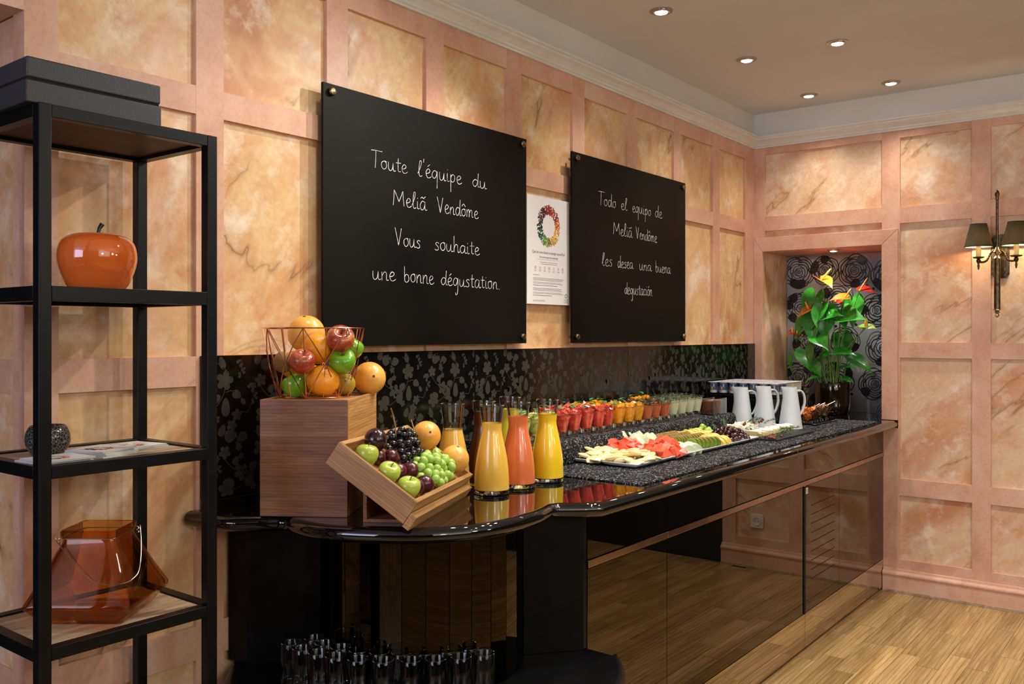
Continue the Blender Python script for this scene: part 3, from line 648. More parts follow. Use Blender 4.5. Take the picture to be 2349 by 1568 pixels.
# ------------------------------------------------------------------ steel shelf unit
sh = thing('shelf_unit', 'tall black square-tube steel shelf unit with pale wooden boards', 'shelf', (.19, 1.0, 0))
X0, X1, Y0, Y1, W_ = .027, .344, .80, 1.192, .025; LS = (-.19, -1.0, 0)
for x in (X0, X1-W_):
    for y in (Y0, Y1-W_): MB().box((x, y, .0005), (x+W_, y+W_, 1.824)).obj('leg', M['blackmetal'], sh, loc=LS, bevel=.0015)
for k, z in enumerate((1.824, 1.472, 1.1225, .770, .415, .12)):
    for (a, b) in (((X0+W_, Y0), (X1-W_, Y0+W_)), ((X0+W_, Y1-W_), (X1-W_, Y1)), ((X1-W_, Y0+W_), (X1, Y1-W_)), ((X0, Y0+W_), (X0+W_, Y1-W_))):
        h = .0004 if k == 0 else 0
        MB().box((a[0]+.0001, a[1]+.0001, z-.025-(0.004 if k == 1 else 0)), (b[0]-.0001, b[1]-.0001, z-h)).obj('rail', M['blackmetal'], sh, loc=LS, bevel=.001)
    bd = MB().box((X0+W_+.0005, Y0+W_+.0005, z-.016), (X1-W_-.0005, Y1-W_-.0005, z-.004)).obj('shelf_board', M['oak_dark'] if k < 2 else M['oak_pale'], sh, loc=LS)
# storage box with lid
t = NT('grained_leather'); v = t.coord(); vo = t.n.new('ShaderNodeTexVoronoi'); vo.inputs['Scale'].default_value = 420; t.link(v, vo.inputs['Vector'])
t.base(t.ramp(vo.outputs['Distance'], [(0, (.018, .020, .026, 1)), (.6, (.030, .033, .040, 1))])); t.set(Roughness=.5); t.bump(vo.outputs['Distance'], .35, .001); M['leather'] = t.mat
bx = thing('storage_box', 'dark grey grained leather box with lid on top of the shelf unit', 'box', (.205, .925, 1.8242), (0, 0, radians(-.8)))
MB().box((-.125, -.139, 0), (.125, .139, .043)).obj('box_base', M['leather'], bx, bevel=.002)
MB().box((-.121, -.135, .0432), (.121, .135, .048)).obj('inner_frame', M['void'], bx)
MB().box((-.124, -.138, .0482), (.124, .138, .088)).obj('lid', M['leather'], bx, bevel=.003)
# orange ceramic apple
ap = thing('ceramic_apple', 'large glossy orange ceramic apple ornament with black stalk', 'ornament', (.185, .997, 1.4682))
pr = smoothline([(0.0, .006, 0), (.03, .002, 0), (.045, .0, 0), (.063, .018, 0), (.077, .052, 0), (.0815, .082, 0), (.074, .112, 0), (.052, .127, 0), (.03, .1285, 0), (.013, .121, 0), (.0001, .112, 0)], 4)
MB().lathe([(max(p.x, 0.0001), max(p.y, 0)) for p in pr], 48, cap=False).obj('body', plain('orange_glaze', 'df6a28', .07, var=.02, coat=.8), ap, smooth=True, sharp=80)
MB().tube([(0, 0, .112), (0, .001, .13), (0, .005, .143), (0, .011, .152)], [.0042, .0035, .004, .0055], 10).obj('stalk', plain('black_glaze', (.005, .005, .005, 1), .25), ap, smooth=True)
# crackled glass ball
vt = thing('glass_candle_ball', 'small round smoked crackle-glass candle holder on the third shelf', 'candle holder', (.13, .916, 1.1187))
pr = [(.0225, 0)]+[(.045*cos(radians(a)), .034+.045*sin(radians(a))) for a in range(-48, 44, 8)]
t = NT('crackle_glass'); v = t.coord(); vo = t.n.new('ShaderNodeTexVoronoi'); vo.feature = 'DISTANCE_TO_EDGE'; vo.inputs['Scale'].default_value = 150; t.link(v, vo.inputs['Vector'])
t.base(t.ramp(vo.outputs['Distance'], [(0, (.5, .46, .38, 1)), (.06, (.028, .03, .03, 1))])); t.set(Roughness=.12, Metallic=.3); t.b.inputs['Alpha'].default_value = .82; M['crackle'] = t.mat
MB().lathe(pr+[(r-.003, z) for r, z in reversed(pr[1:])]+[(.0001, .006)], 36, cap=False).obj('bowl', M['crackle'], vt, smooth=True, sharp=70)
# magazines in three piles
cover = plain('magazine_cover', 'dfe0e2', .3, var=.02); pages = plain('page_edges', 'b9b7b5', .7, var=.1, scale=400); mc = [cm[i] for i in (1, 4, 6, 9, 11, 13, 15)]
spots = [((.272, .868), 8, 3, 'left pile on the shelf'), ((.232, .985), 22, 4, 'middle pile on the shelf'), ((.172, 1.09), 10, 2, 'right pile on the shelf')]
for (x, y), ang, n, wh in spots:
    z = 1.1187
    for k in range(n):
        th = .0034; a = radians(ang+random.uniform(-5, 5)); pos = ['bottom', 'second from bottom', 'third from bottom', 'top'][k] if k < n-1 else 'top'
        m_ = thing('magazine', 'white magazine with fruit ring cover, %s of the %s' % (pos, wh), 'magazine', (x+random.uniform(-.004, .004), y+random.uniform(-.005, .005), z+.0001), (0, 0, a), 'magazines on the third shelf')
        MB().box((-.048, -.052, .0003), (.0475, .0515, th-.0004)).obj('pages', pages, m_); MB().box((-.049, -.052, th-.00038), (.048, .052, th)).box((-.049, -.052, 0), (.048, .052, .00028)).box((-.049, -.052, 0), (-.0484, .052, th)).obj('cover', cover, m_)
        mb = MB()
        for i in range(60):
            q = random.uniform(0, 6.28); rr = random.uniform(.014, .027); kk = int(q/6.29*7); px, py = rr*cos(q), rr*sin(q)-.008
            mb.add([(px+.0035*cos(u), py+.0035*sin(u), th+.00008+(i % 5)*.00002) for u in (0, 1.05, 2.1, 3.14, 4.2, 5.2)], [tuple(range(6))], kk)
        mb.obj('cover_print', mc, m_); z += th+.0003
# amber glass lantern vase
va = thing('amber_vase', 'large faceted amber glass vase with wire handle on the fourth shelf', 'vase', (.182, 1.003, .7662), (0, 0, radians(-7)))
def sq(hd, z, r): 
    hx = hd/math.sqrt(2)*1.0; P = rrect(hx, hx, r, 4); c, s_ = cos(radians(45)), sin(radians(45)); return [(x*c-y*s_, x*s_+y*c, z) for x, y in P]
rings = [sq(.118, .0, .012), sq(.122, .002, .012), sq(.160, .036, .014), sq(.161, .042, .014), sq(.158, .047, .014), sq(.128, .095, .02), sq(.098, .142, .02), sq(.083, .163, .016), sq(.080, .172, .014), sq(.085, .176, .012), sq(.086, .188, .012), sq(.083, .191, .012)]
inner = [[(x*.955, y*.955, z+(.006 if i < 2 else 0)) for x, y, z in r] for i, r in enumerate(rings)][::-1]
v, f = loft(rings+inner, (1, 1)); MB().add(v, f).obj('glass_body', M['amber'], va, smooth=True, sharp=30)
hp = smoothline([(.0, .0905, .178), (.004, .089, .170), (.03, .080, .15), (.062, .066, .122), (.092, .048, .096), (.110, .026, .087), (.120, .012, .086), (.122, 0, .086), (.120, -.012, .086), (.110, -.026, .087), (.092, -.048, .096), (.062, -.066, .122), (.03, -.080, .15), (.004, -.089, .170), (.0, -.0905, .178)], 5)
MB().tube(hp, .0011, 6).obj('wire_handle', M['nickel'], va, smooth=True)
mb = MB(); mb.tube([(x*1.01, y*1.01, z) for x, y, z in sq(.0815, .1735, .014)], .0009, 6, closed=True)
for s_ in (1, -1): mb.tube([(.003*cos(i*.9), s_*.0845+.003*sin(i*.9), .163+i*.0012) for i in range(12)], .0008, 5)
mb.obj('wire_collar', M['nickel'], va, smooth=True)
# ------------------------------------------------------------------ oak display plinth
A1 = radians(33.5)
pln = thing('display_plinth', 'tall oak veneer cube carrying the copper fruit basket', 'plinth', (.205, 1.41, .9146), (0, 0, A1))
MB().box((0, 0, 0), (.2265, .008, .2965)).obj('front_board', M['oak_shaded'], pln, bevel=.0005)
MB().box((.2185, .0085, 0), (.2265, .325, .2965)).obj('side_board', oak('oak_veneer_lit', '9a6c3a', 'bc8a50', 'd4a468', 1, 1.1, .45, 0), pln, bevel=.0005)  # paler oak tone paints in the light on this side
MB().box((0, .0085, 0), (.008, .325, .2965)).obj('side_board', M['oak_shaded'], pln, bevel=.0005); MB().box((.0085, .317, 0), (.218, .325, .2965)).obj('back_board', M['oak_shaded'], pln)
MB().box((.0085, .0085, .28), (.218, .3165, .291)).obj('top_board', M['oak_box'], pln)
# ------------------------------------------------------------------ fruit builders
def fruitmat(name, stops, scale=4, rough=.35, bsc=0, bst=.3, axis=None, sss=.1, coat=0, dots=None):
    t = NT(name); v = t.coord('Object', rand=3); n = t.noise(v, scale, 4, .6); c = t.ramp(n, stops)
    if dots:
        d = t.noise(v, dots[0], 2); c = t.mix(t.ramp(d, [(dots[2], (0, 0, 0, 1)), (dots[2]+.05, (1, 1, 1, 1))]), c, dots[1])
    t.base(c); t.set(Roughness=rough); t.b.inputs['Subsurface Weight'].default_value = sss; t.b.inputs['Subsurface Radius'].default_value = (.01, .006, .003); t.b.inputs['Coat Weight'].default_value = coat; t.b.inputs['Coat Roughness'].default_value = .12
    if bsc: b = t.noise(v, bsc, 3); t.bump(b, bst, .0015)
    return t.mat
FM = {
 'orange': fruitmat('orange_peel', [(.3, S('e68e10')), (.6, S('f4a41c')), (.8, S('f8b43c'))], 25, .38, 260, .5, coat=.2),
 'grapefruit': fruitmat('grapefruit_peel', [(.25, S('e89a3c')), (.5, S('f2b24e')), (.75, S('f4c46c'))], 14, .34, 220, .3, coat=.25),
 'redapple': fruitmat('red_apple_skin', [(.3, S('8a2a1c')), (.48, S('a8402a')), (.58, S('c07848')), (.72, S('b8a04c'))], 22, .28, 0, coat=.4, dots=(300, S('d8a060'), .68)),
 'greenapple': fruitmat('green_apple_skin', [(.3, S('5c9c1c')), (.6, S('78b42c')), (.8, S('92c244'))], 20, .25, 0, coat=.4),
 'paleapple': fruitmat('pale_green_apple_skin', [(.3, S('a3b83a')), (.55, S('b8cc50')), (.8, S('cfd870'))], 18, .28, 0, coat=.4, dots=(260, S('e0e498'), .7)),
 'kiwi': fruitmat('kiwi_skin', [(.3, S('7c5c2c')), (.7, S('9c7a3e'))], 40, .85, 500, .6),
 'mango': fruitmat('mango_skin', [(.3, S('93801e')), (.6, S('b89430')), (.8, S('c89a30'))], 20, .4, 300, .2),
 'plum': fruitmat('plum_skin', [(.25, S('2c0c18')), (.5, S('4f1520')), (.75, S('6e2230'))], 30, .3, 0, coat=.3, dots=(500, S('8c4a48'), .72)),
 'bigplum': fruitmat('dark_plum_skin', [(.25, S('1a0a18')), (.55, S('30101e')), (.8, S('521a28'))], 18, .22, 0, coat=.4, dots=(200, S('7c4038'), .78)),
 'blackgrape': fruitmat('black_grape_skin', [(.3, S('090a14')), (.6, S('12101c')), (.85, S('2c1020'))], 60, .2, 0, coat=.4),
 'redgrape': fruitmat('red_grape_skin', [(.3, S('200810')), (.6, S('3a0f1a')), (.85, S('5a1824'))], 60, .18, 0, coat=.5),
 'greengrape': fruitmat('green_grape_skin', [(.3, S('9cc24c')), (.6, S('b6d66c')), (.85, S('cce490'))], 60, .28, 0, sss=.4, coat=.12),
 'stem': plain('fruit_stalk', '5a4020', .7), 'gstem': plain('grape_stalk', '9a7a40', .6),
}
def apple_prof(r):
    P = smoothline([(0.01, -.80, 0), (.3, -.90, 0), (.62, -.74, 0), (.90, -.28, 0), (1.0, .15, 0), (.90, .60, 0), (.60, .84, 0), (.32, .84, 0), (.12, .70, 0), (.005, .52, 0)], 3)
    return [(p.x*r, p.y*r) for p in P]
def apple(name, label, r, mat, loc, rot, group=None):
    t = thing(name, label, 'fruit', loc, rot, group); MB().lathe(apple_prof(r), 24, cap=False).obj('flesh', mat, t, smooth=True, sharp=80)
    MB().tube([(0, 0, .52*r), (.02*r, 0, .8*r), (.12*r, .03*r, 1.12*r)], [.04*r, .03*r, .05*r], 6).obj('stalk', FM['stem'], t, smooth=True); return t
def citrus(name, label, r, mat, loc, rot, group=None, el=1.0):
    t = thing(name, label, 'fruit', loc, rot, group); mb = MB().ball((0, 0, 0), (r, r, r*el), 28, 18); mb.obj('peel', mat, t, smooth=True, sharp=80)
    MB().lathe([(.0001, r*el*.985), (.07*r, r*el*.998), (.085*r, r*el*1.012), (.0001, r*el*1.018)], 8, cap=False).obj('button', FM['stem'], t, smooth=True); return t
# fruit basket
bk = thing('wire_basket', 'round copper wire basket of fruit on the oak plinth', 'basket', (.165, 1.618, 1.206))
cop = plain('copper_wire', (.72, .33, .19, 1), .2, 1, .1); r0, r1, hh, nn = .098, .137, .188, 8
mb = MB(); ring = lambda r, z, n=48: [(r*cos(2*pi*i/n), r*sin(2*pi*i/n), z) for i in range(n)]
mb.tube(ring(r1, hh), .0021, 6, closed=True).obj('rim', cop, bk, smooth=True); MB().tube(ring(r0, .002), .0018, 6, closed=True).obj('base_ring', cop, bk, smooth=True)
mb = MB()
pt = lambda t, z: (lambda r: (r*cos(t), r*sin(t), z))(r0+(r1-r0)*min(1, (z/hh))**.8)
N_ = 14
for i in range(N_):
    a = 2*pi*i/N_; d = 2*pi/N_
    mb.tube([pt(a, .002), pt(a, hh*.5), pt(a, hh)], .0014, 5); 
    if i % 2 == 0:
        for s_ in (1, -1): mb.tube([pt(a+s_*2*d*.98*q/7, hh+(.002-hh)*q/7) for q in range(8)], .0014, 5)
mb.obj('wire_lattice', cop, bk, smooth=True)
mb = MB()
for i in range(-3, 4): y = i*.027; x = math.sqrt(r0**2-y*y); mb.tube([(-x, y, .0015), (x, y, .0015)], .0011, 5)
mb.obj('base_wires', cop, bk, smooth=True)
FG = 'fruit in the copper basket'
citrus('grapefruit', 'yellow grapefruit topmost at the back of the copper basket', .0525, FM['grapefruit'], (.106, 1.640, 1.378), (.3, .2, 0), FG)
citrus('orange', 'upper orange in the copper basket, beneath the grapefruit', .041, FM['orange'], (.207, 1.594, 1.338), (2.6, .3, 0), FG)
apple('apple', 'red apple topmost right in the copper basket', .038, FM['redapple'], (.262, 1.628, 1.362), (.75, .35, .6), FG)
apple('apple', 'red and green apple left of centre in the copper basket', .0345, FM['redapple'], (.218, 1.535, 1.303), (.5, .1, .9), FG)
k = thing('kiwi', 'whole brown kiwi at the left side of the copper basket', 'fruit', (.139, 1.533, 1.302), (.6, .2, .3), FG); MB().ball((0, 0, 0), (.025, .025, .031), 20, 14).obj('skin', FM['kiwi'], k, smooth=True, sharp=80)
citrus('orange', 'orange behind the kiwi in the copper basket', .0385, FM['orange'], (.100, 1.600, 1.292), (.4, 1, 0), FG)
apple('apple', 'green apple at the bottom left of the copper basket', .035, FM['greenapple'], (.162, 1.556, 1.238), (.3, -.3, 0), FG)
citrus('orange', 'largest orange, bottom centre of the copper basket', .0445, FM['orange'], (.234, 1.592, 1.253), (.2, .6, 0), FG, .93)
apple('apple', 'front green apple at the right side of the copper basket', .036, FM['greenapple'], (.266, 1.632, 1.303), (.5, .5, 0), FG)
apple('apple', 'rear green apple at the right side of the copper basket', .0335, FM['greenapple'], (.240, 1.686, 1.337), (-.3, .4, 0), FG)
citrus('mango', 'olive yellow mango at the bottom right of the copper basket', .031, FM['mango'], (.232, 1.668, 1.240), (.6, 1.2, 0), FG, 1.15)
citrus('grapefruit', 'grapefruit lying on the oak plinth beside the copper basket', .0465, FM['grapefruit'], (.229, 1.765, 1.2525), (.5, 1.4, 0), None, 1.06)
citrus('orange', 'orange hidden low at the back of the copper basket', .040, FM['orange'], (.128, 1.650, 1.250), (.2, .6, 0), FG)
# ------------------------------------------------------------------ tilted crate
RC_ = Matrix(((.7553, -.4096, .5116, .6113), (.3315, .9122, .241, 1.5141), (-.5654, -.0124, .8247, .9299), (0, 0, 0, 1)))
q_ = RC_.to_quaternion()
cr_ = thing('fruit_crate', 'tilted shallow oak crate holding apples, plums and grapes', 'crate', (.6113, 1.5141, .9299)); cr_.rotation_mode = 'QUATERNION'; cr_.rotation_quaternion = q_
RCW = T((.6113, 1.5141, .9299)) @ q_.to_matrix().to_4x4()
Lc, Wc, Hc, tw = .2421, .4715, .0632, .0115
oc = oak('oak_crate', '94683a', 'b28350', 'cc9f68', 0, 1.1, .42, 0); oc1 = oak('oak_crate_end', '9a6e3c', 'c08f54', 'd8ac70', 1, 1.1, .42, 0)
MB().box((-Lc, 0, 0), (0, tw, Hc)).obj('side_board', oc, cr_, bevel=.0005); MB().box((-Lc, Wc-tw, 0), (0, Wc, Hc)).obj('side_board', oc, cr_, bevel=.0005)
MB().box((-tw, tw+.0002, 0), (0, Wc-tw-.0002, Hc)).obj('end_board', oc1, cr_, bevel=.0005); MB().box((-Lc, tw+.0002, 0), (-Lc+tw, Wc-tw-.0002, Hc)).obj('end_board', oc1, cr_, bevel=.0005)
MB().box((-Lc+tw+.0002, tw+.0002, .022), (-tw-.0002, Wc-tw-.0002, .034)).obj('floor_board', oc, cr_)
st_ = thing('crate_stand', 'open oak stand with lip propping up the fruit crate', 'stand', (.6113, 1.5141, .9299)); st_.rotation_mode = 'QUATERNION'; st_.rotation_quaternion = q_
MB().box((.0012, -.0002, -.006), (.019, Wc-.001, .032)).obj('lip_board', oc1, st_, bevel=.0006)
eX = Vector((.83, .5577, 0)).normalized(); eY = Vector((-.4096, .9122, 0)).normalized(); o3 = Vector((.468, 1.520, .9146))
def fr(poly, y0, y1, name, mat):         # polygon in the (eX, z) plane pushed along eY
    v = []; n = len(poly)
    for y in (y0, y1): v += [tuple(st_inv @ (o3+eX*a+eY*y+Vector((0, 0, b)))) for a, b in poly]
    MB().add(v, [tuple(range(n)), tuple(range(2*n-1, n-1, -1))]+[(i, n+i, n+(i+1) % n, (i+1) % n) for i in range(n)]).obj(name, mat, st_)
st_inv = RCW.inverted()
for yy in (.0,): 
    fr([(0, 0), (.135, 0), (.135, .008), (0, .008)], yy, .38, 'base_board', M['oak_shaded']); fr([(0, .0082), (.009, .0082), (.009, .074), (0, .080)], yy, .38, 'side_board', M['oak_shaded'])
fr([(.0092, .0082), (.100, .0082), (.0092, .072)], .3, .308, 'back_board', M['oak_dark'])  # dark wood tone stands in for shade inside the open stand
def inC(p): return RCW @ Vector(p)
CG = 'fruit in the tilted crate'
rotd = RCW.to_euler()
for (p, r, lab, rt) in (((-.178, .044, .0635), .0285, 'uppermost of the three green apples along the near side of the crate', (-.1, .1, 0)), ((-.108, .046, .062), .0275, 'middle one of the three green apples along the near side of the crate', (.1, .5, 0)), ((-.047, .048, .062), .0284, 'lowest, yellowest green apple along the near side of the crate', (.1, .3, 0))):
    apple('apple', 'green apple, '+lab, r, FM['paleapple'], inC(p), rt, CG)
k = thing('plum', 'largest dark purple plum, at the top end of the crate', 'fruit', inC((-.203, .125, .082)), (.2, .9, 0), CG); MB().ball((0, 0, 0), (.030, .029, .0295), 24, 16).obj('skin', FM['bigplum'], k, smooth=True, sharp=80)
for i, (p, r, lab) in enumerate((((-.170, .118, .052), .0195, 'upper left plum of the pair beside the uppermost green apple'), ((-.152, .155, .062), .0198, 'upper right plum of the pair beside the black grapes'), ((-.106, .112, .056), .0215, 'left plum of the middle pair behind the middle green apple'), ((-.092, .158, .062), .0225, 'right plum of the middle pair, touching the green grapes'), ((-.045, .112, .054), .0205, 'left plum of the lowest pair beside the yellowest apple'), ((-.040, .156, .058), .0235, 'right plum of the lowest pair, below the green grapes'))):
    k = thing('plum', 'small red plum, '+lab, 'fruit', inC(p), (i, .5*i, 0), CG); MB().ball((0, 0, 0), (r, r*.97, r*1.06), 20, 14).obj('skin', FM['plum'], k, smooth=True, sharp=80)
citrus('grapefruit', 'pink-orange grapefruit behind the black grapes in the crate', .041, FM['grapefruit'], inC((-.165, .415, .088)), (.5, 1.2, 0), CG)
citrus('grapefruit', 'grapefruit at the lower far corner of the crate', .040, FM['grapefruit'], inC((-.058, .412, .084)), (.1, .4, 0), CG)
def bunch(name, label, ells, mat, rad, count, seed, stalks, offs=(0, 0, 0), group=None, el=1.15):
    # ells: list of (centre, radii) in crate space; grapes are dropped on the hull and kept apart
    random.seed(seed); t = thing(name, label, 'grapes', inC(ells[0][0]), (0, 0, 0), group)
    base = MB().ball((0, 0, 0), (rad, rad, rad*el), 12, 8).obj('grape', mat, t, smooth=True, sharp=80); inv = Vector(t.location); P = []; tries = 0
    while len(P) < count and tries < 20000:
        tries += 1; c, R3 = random.choice(ells)
        d = Vector((random.gauss(0, 1), random.gauss(0, 1), abs(random.gauss(0, 1)))).normalized(); s_ = random.choice((1, 1, .62))
        p = Vector((c[0]+R3[0]*d.x*s_, c[1]+R3[1]*d.y*s_, c[2]+R3[2]*d.z*s_))
        if p.z < .034+rad or p.y < tw+rad or p.y > Wc-tw-rad or p.x > -tw-rad: continue
        if all((p-q).length > rad*1.72 for q in P): P.append(p)
    for i, p in enumerate(P):
        o = base if i == 0 else base.copy()
        if i: COL.objects.link(o)
        o.parent = t; o.location = inC(p)-inv; o.rotation_euler = (random.uniform(-1.2, 1.2), random.uniform(-1.2, 1.2), 0)
    mb = MB()
    for s_ in stalks: mb.tube([inC(q)-inv for q in s_], .0017, 6)
    mb.obj('stalk', FM['gstem'], t, smooth=True); return t
bunch('grape_bunch', 'bunch of black grapes at the top of the crate', [((-.165, .27, .052), (.055, .085, .040)), ((-.155, .215, .05), (.04, .04, .028)), ((-.19, .32, .052), (.04, .06, .040))], FM['blackgrape'], .0100, 66, 3,
      [[(-.19, .24, .08), (-.21, .245, .105), (-.235, .25, .125), (-.245, .235, .14)], [(-.16, .33, .07), (-.19, .35, .10), (-.215, .365, .112)]])
bunch('grape_bunch', 'bunch of green grapes at the lower end of the crate', [((-.075, .30, .052), (.045, .085, .038)), ((-.06, .25, .048), (.035, .05, .028)), ((-.075, .34, .052), (.045, .05, .042))], FM['greengrape'], .0120, 50, 8, [[(-.08, .30, .07), (-.085, .30, .095), (-.10, .31, .10)]])
# ------------------------------------------------------------------ carafes
def juice(name, c, rough=.25): 
    t = NT(name); v = t.coord(); n = t.noise(v, 3, 2); cc = S(c); t.base(t.ramp(n, [(.3, tuple(x*.92 for x in cc[:3])+(1,)), (.7, cc)])); t.set(Roughness=rough); t.b.inputs['Coat Weight'].default_value = .6; t.b.inputs['Coat Roughness'].default_value = .03; t.b.inputs['Subsurface Weight'].default_value = .4; t.b.inputs['Subsurface Radius'].default_value = (.03, .02, .006); return t.mat
CP = [(.0440, .0), (.0505, .003), (.0515, .010), (.0512, .022), (.0505, .045), (.0485, .075), (.0445, .105), (.0395, .132), (.0345, .155), (.0305, .174), (.0290, .186), (.0293, .198), (.0312, .215), (.0338, .235), (.0360, .256)]
def crad(z):
    for (a, b), (c, d) in zip(CP, CP[1:]):
        if b <= z <= d: return a+(c-a)*(z-b)/(d-b)
    return CP[-1][0]
M['rimglass'] = glassy('glass_rim', (.8, .84, .82, 1), 1, .05, 2.2)
def carafe(label, x, y, jm, level):
    t = thing('carafe', label, 'carafe', (x, y, .9146), (0, 0, 0), 'juice carafes')
    out = [(r+.0001, z) for r, z in smoothprof(CP) if z > level-.004]; inn = [(r-.0022, z) for r, z in reversed(out)]
    MB().lathe(out+inn, 40, cap=False).obj('neck', M['glass'], t, smooth=True, sharp=50)
    MB().tube([(.0361*cos(2*pi*i/40), .0361*sin(2*pi*i/40), .2562) for i in range(40)], .0013, 6, closed=True).obj('rim', M['rimglass'], t, smooth=True)
    MB().lathe([(.040, .0), (.0495, .0012), (.0515, .006), (.0513, .0125), (.046, .0135), (.0001, .0135)], 40).obj('thick_base', M['solidglass'], t, smooth=True, sharp=50)
    pr = [(r, z) for r, z in smoothprof(CP) if .0138 < z < level]
    MB().lathe([(pr[0][0], .0138)]+pr+[(crad(level)-.0006, level), (.0001, level+.0003)], 40).obj('juice', jm, t, smooth=True, sharp=50)
    return t
def smoothprof(P): return [(p.x, p.y) for p in smoothline([(a, b, 0) for a, b in P], 3)]
J = dict(o=juice('pale_orange_juice', 'f5c552'), g=juice('grapefruit_juice', 'e87c48'), y=juice('orange_juice', 'fcd228'), p=juice('pineapple_juice', 'eec258'), a=juice('apple_juice', '5c2c08'), l=juice('lemon_yellow_juice', 'e8dc3c'))
carafe('nearest carafe, full of pale orange juice', .465, 2.026, J['o'], .205); carafe('carafe of coral grapefruit juice', .459, 2.160, J['g'], .2145); carafe('carafe of bright yellow orange juice, front row right', .465, 2.304, J['y'], .212)
carafe('two-thirds full carafe of pale juice, behind the fruit crate', .342, 1.993, J['p'], .182); carafe('carafe of dark brown apple juice in the back row', .350, 2.129, J['a'], .225); carafe('carafe of lemon yellow juice, rearmost of the carafes', .304, 2.319, J['l'], .218)
# ------------------------------------------------------------------ pebbled mats and riser
def matm(name):
    t = NT(name); v = t.coord(); vo = t.n.new('ShaderNodeTexVoronoi'); vo.inputs['Scale'].default_value = 250; t.link(v, vo.inputs['Vector'])
    rd = t.n.new('ShaderNodeSeparateColor'); t.link(vo.outputs['Color'], rd.inputs[0]); t.base(t.ramp(rd.outputs[0], [(0, (.002, .002, .003, 1)), (.55, (.006, .0065, .008, 1)), (.8, (.035, .037, .044, 1)), (.93, (.24, .245, .26, 1))])); t.set(Roughness=.5); t.b.inputs['Specular IOR Level'].default_value = .12; t.bump(vo.outputs['Distance'], 1.0, .004); return t.mat  # sparse bright cells paint the foam's glints into its colour
M['mat'] = matm('black_pebbled_foam')
def rough_slab(name, label, x0, x1, y0, y1, z0, z1, cat, nx, ny, ragged=.004, seed=1):
    t = thing(name, label, cat, ((x0+x1)/2, (y0+y1)/2, z0)); nz = lambda a, b, c=0: noise.noise(Vector((a*70, b*70, c+seed*7)))
    v = []; f = []
    for j in range(ny+1):
        for i in range(nx+1):
            u, w_ = i/nx, j/ny; x = x0+(x1-x0)*u; y = y0+(y1-y0)*w_
            if i in (0, nx): x += ragged*nz(y, 3.3)
            if j in (0, ny): y += ragged*nz(x, 9.1)
            e = min(i, j, nx-i, ny-j); z = z1+.0022*nz(x*3, y*3, 2)-(.0035 if e == 0 else 0)
            v.append((x-(x0+x1)/2, y-(y0+y1)/2, z-z0))
    for j in range(ny):
        for i in range(nx): a = j*(nx+1)+i; f.append((a, a+1, a+nx+2, a+nx+1))
    bd = [i for i in range(nx+1)]+[(j+1)*(nx+1)-1 for j in range(1, ny+1)]+[ny*(nx+1)+i for i in range(nx-1, -1, -1)]+[j*(nx+1) for j in range(ny-1, 0, -1)]
    b = len(v); v += [(v[i][0], v[i][1], 0) for i in bd]; n = len(bd)
    for k in range(n): f.append((bd[k], b+k, b+(k+1) % n, bd[(k+1) % n]))
    f.append(tuple(b+k for k in range(n-1, -1, -1)))
    MB().add(v, f).obj('foam_sheet', M['mat'], t, smooth=True, sharp=60); return t
rough_slab('table_mat', 'black pebbled foam mat under the fruit platters', .346, .748, 2.405, 3.512, .9144, .9215, 'mat', 44, 120, seed=1)
rough_slab('table_mat', 'black pebbled foam mat at the far end under the jugs', .346, .752, 3.518, 4.86, .9144, .9215, 'mat', 44, 130, seed=2)
def riser():
    t = thing('buffet_riser', 'long raised step covered in black pebbled foam, under the dessert glasses', 'riser', (.18, 3.2, .9144))
    prof = [(.34, 0), (.345, .02), (.344, .05), (.338, .074), (.325, .0855), (.30, .0872), (.2, .0872), (.1, .0872), (.028, .0872), (.028, 0)]
    pp = smoothline([(a, b, 0) for a, b in prof[:6]], 5)[:-1]; prof = [(p.x, p.y) for p in pp]+[(.30-(.272)*i/30, .0872) for i in range(30)]+[(.028, .0872), (.028, 0)]
    n = len(prof); ny = 170; v = []; f = []
    for j in range(ny+1):
        y = 2.40+(4.02-2.40)*j/ny
        for i, (x, z) in enumerate(prof):
            k = noise.noise(Vector((x*60, y*60, z*60)))*.0028 if 0 < i < 26 else 0
            v.append((x+k-.18, y-3.2, max(0, z+(k*.5 if z > .03 and i < 24 else 0))))
    for j in range(ny):
        for i in range(n): q = (i+1) % n; f.append((j*n+i, j*n+q, (j+1)*n+q, (j+1)*n+i))
    f.append(tuple(range(n-1, -1, -1))); f.append(tuple(ny*n+i for i in range(n)))
    MB().add([(a, b, c) for a, b, c in v], [tuple(reversed(q)) for q in f]).obj('foam_cover', M['mat'], t, smooth=True, sharp=50)
riser()
# ------------------------------------------------------------------ dessert glasses in three rows
GP = [(.0170, 0), (.0190, .001), (.0193, .018), (.0205, .0235), (.0340, .090)]
def grad(z): return .0205+(.0340-.0205)*(z-.0235)/(.090-.0235)
CM = {
 'salad': fruitmat('fruit_salad', [(.3, S('b8b43c')), (.45, S('d8d48c')), (.6, S('98ac30')), (.72, S('d87838')), (.85, S('d0505c'))], 55, .2, 120, .6, coat=.8),
 'watermelon': fruitmat('watermelon_cubes', [(.3, S('a82c20')), (.5, S('c8402e')), (.7, S('d85a42')), (.85, S('e88468'))], 60, .2, 150, .7, coat=.8),
 'orange': fruitmat('orange_segments', [(.3, S('d88800')), (.55, S('f0a408')), (.8, S('f8bc30'))], 70, .2, 150, .6, coat=.8),
 'smoothie': juice('papaya_smoothie', 'cc6c42'), 'cream': juice('white_cream', 'dde2bc'),
}
leafm = fruitmat('mint_leaf', [(.3, S('2c6a34')), (.7, S('4f9a50'))], 80, .5, 200, .5)
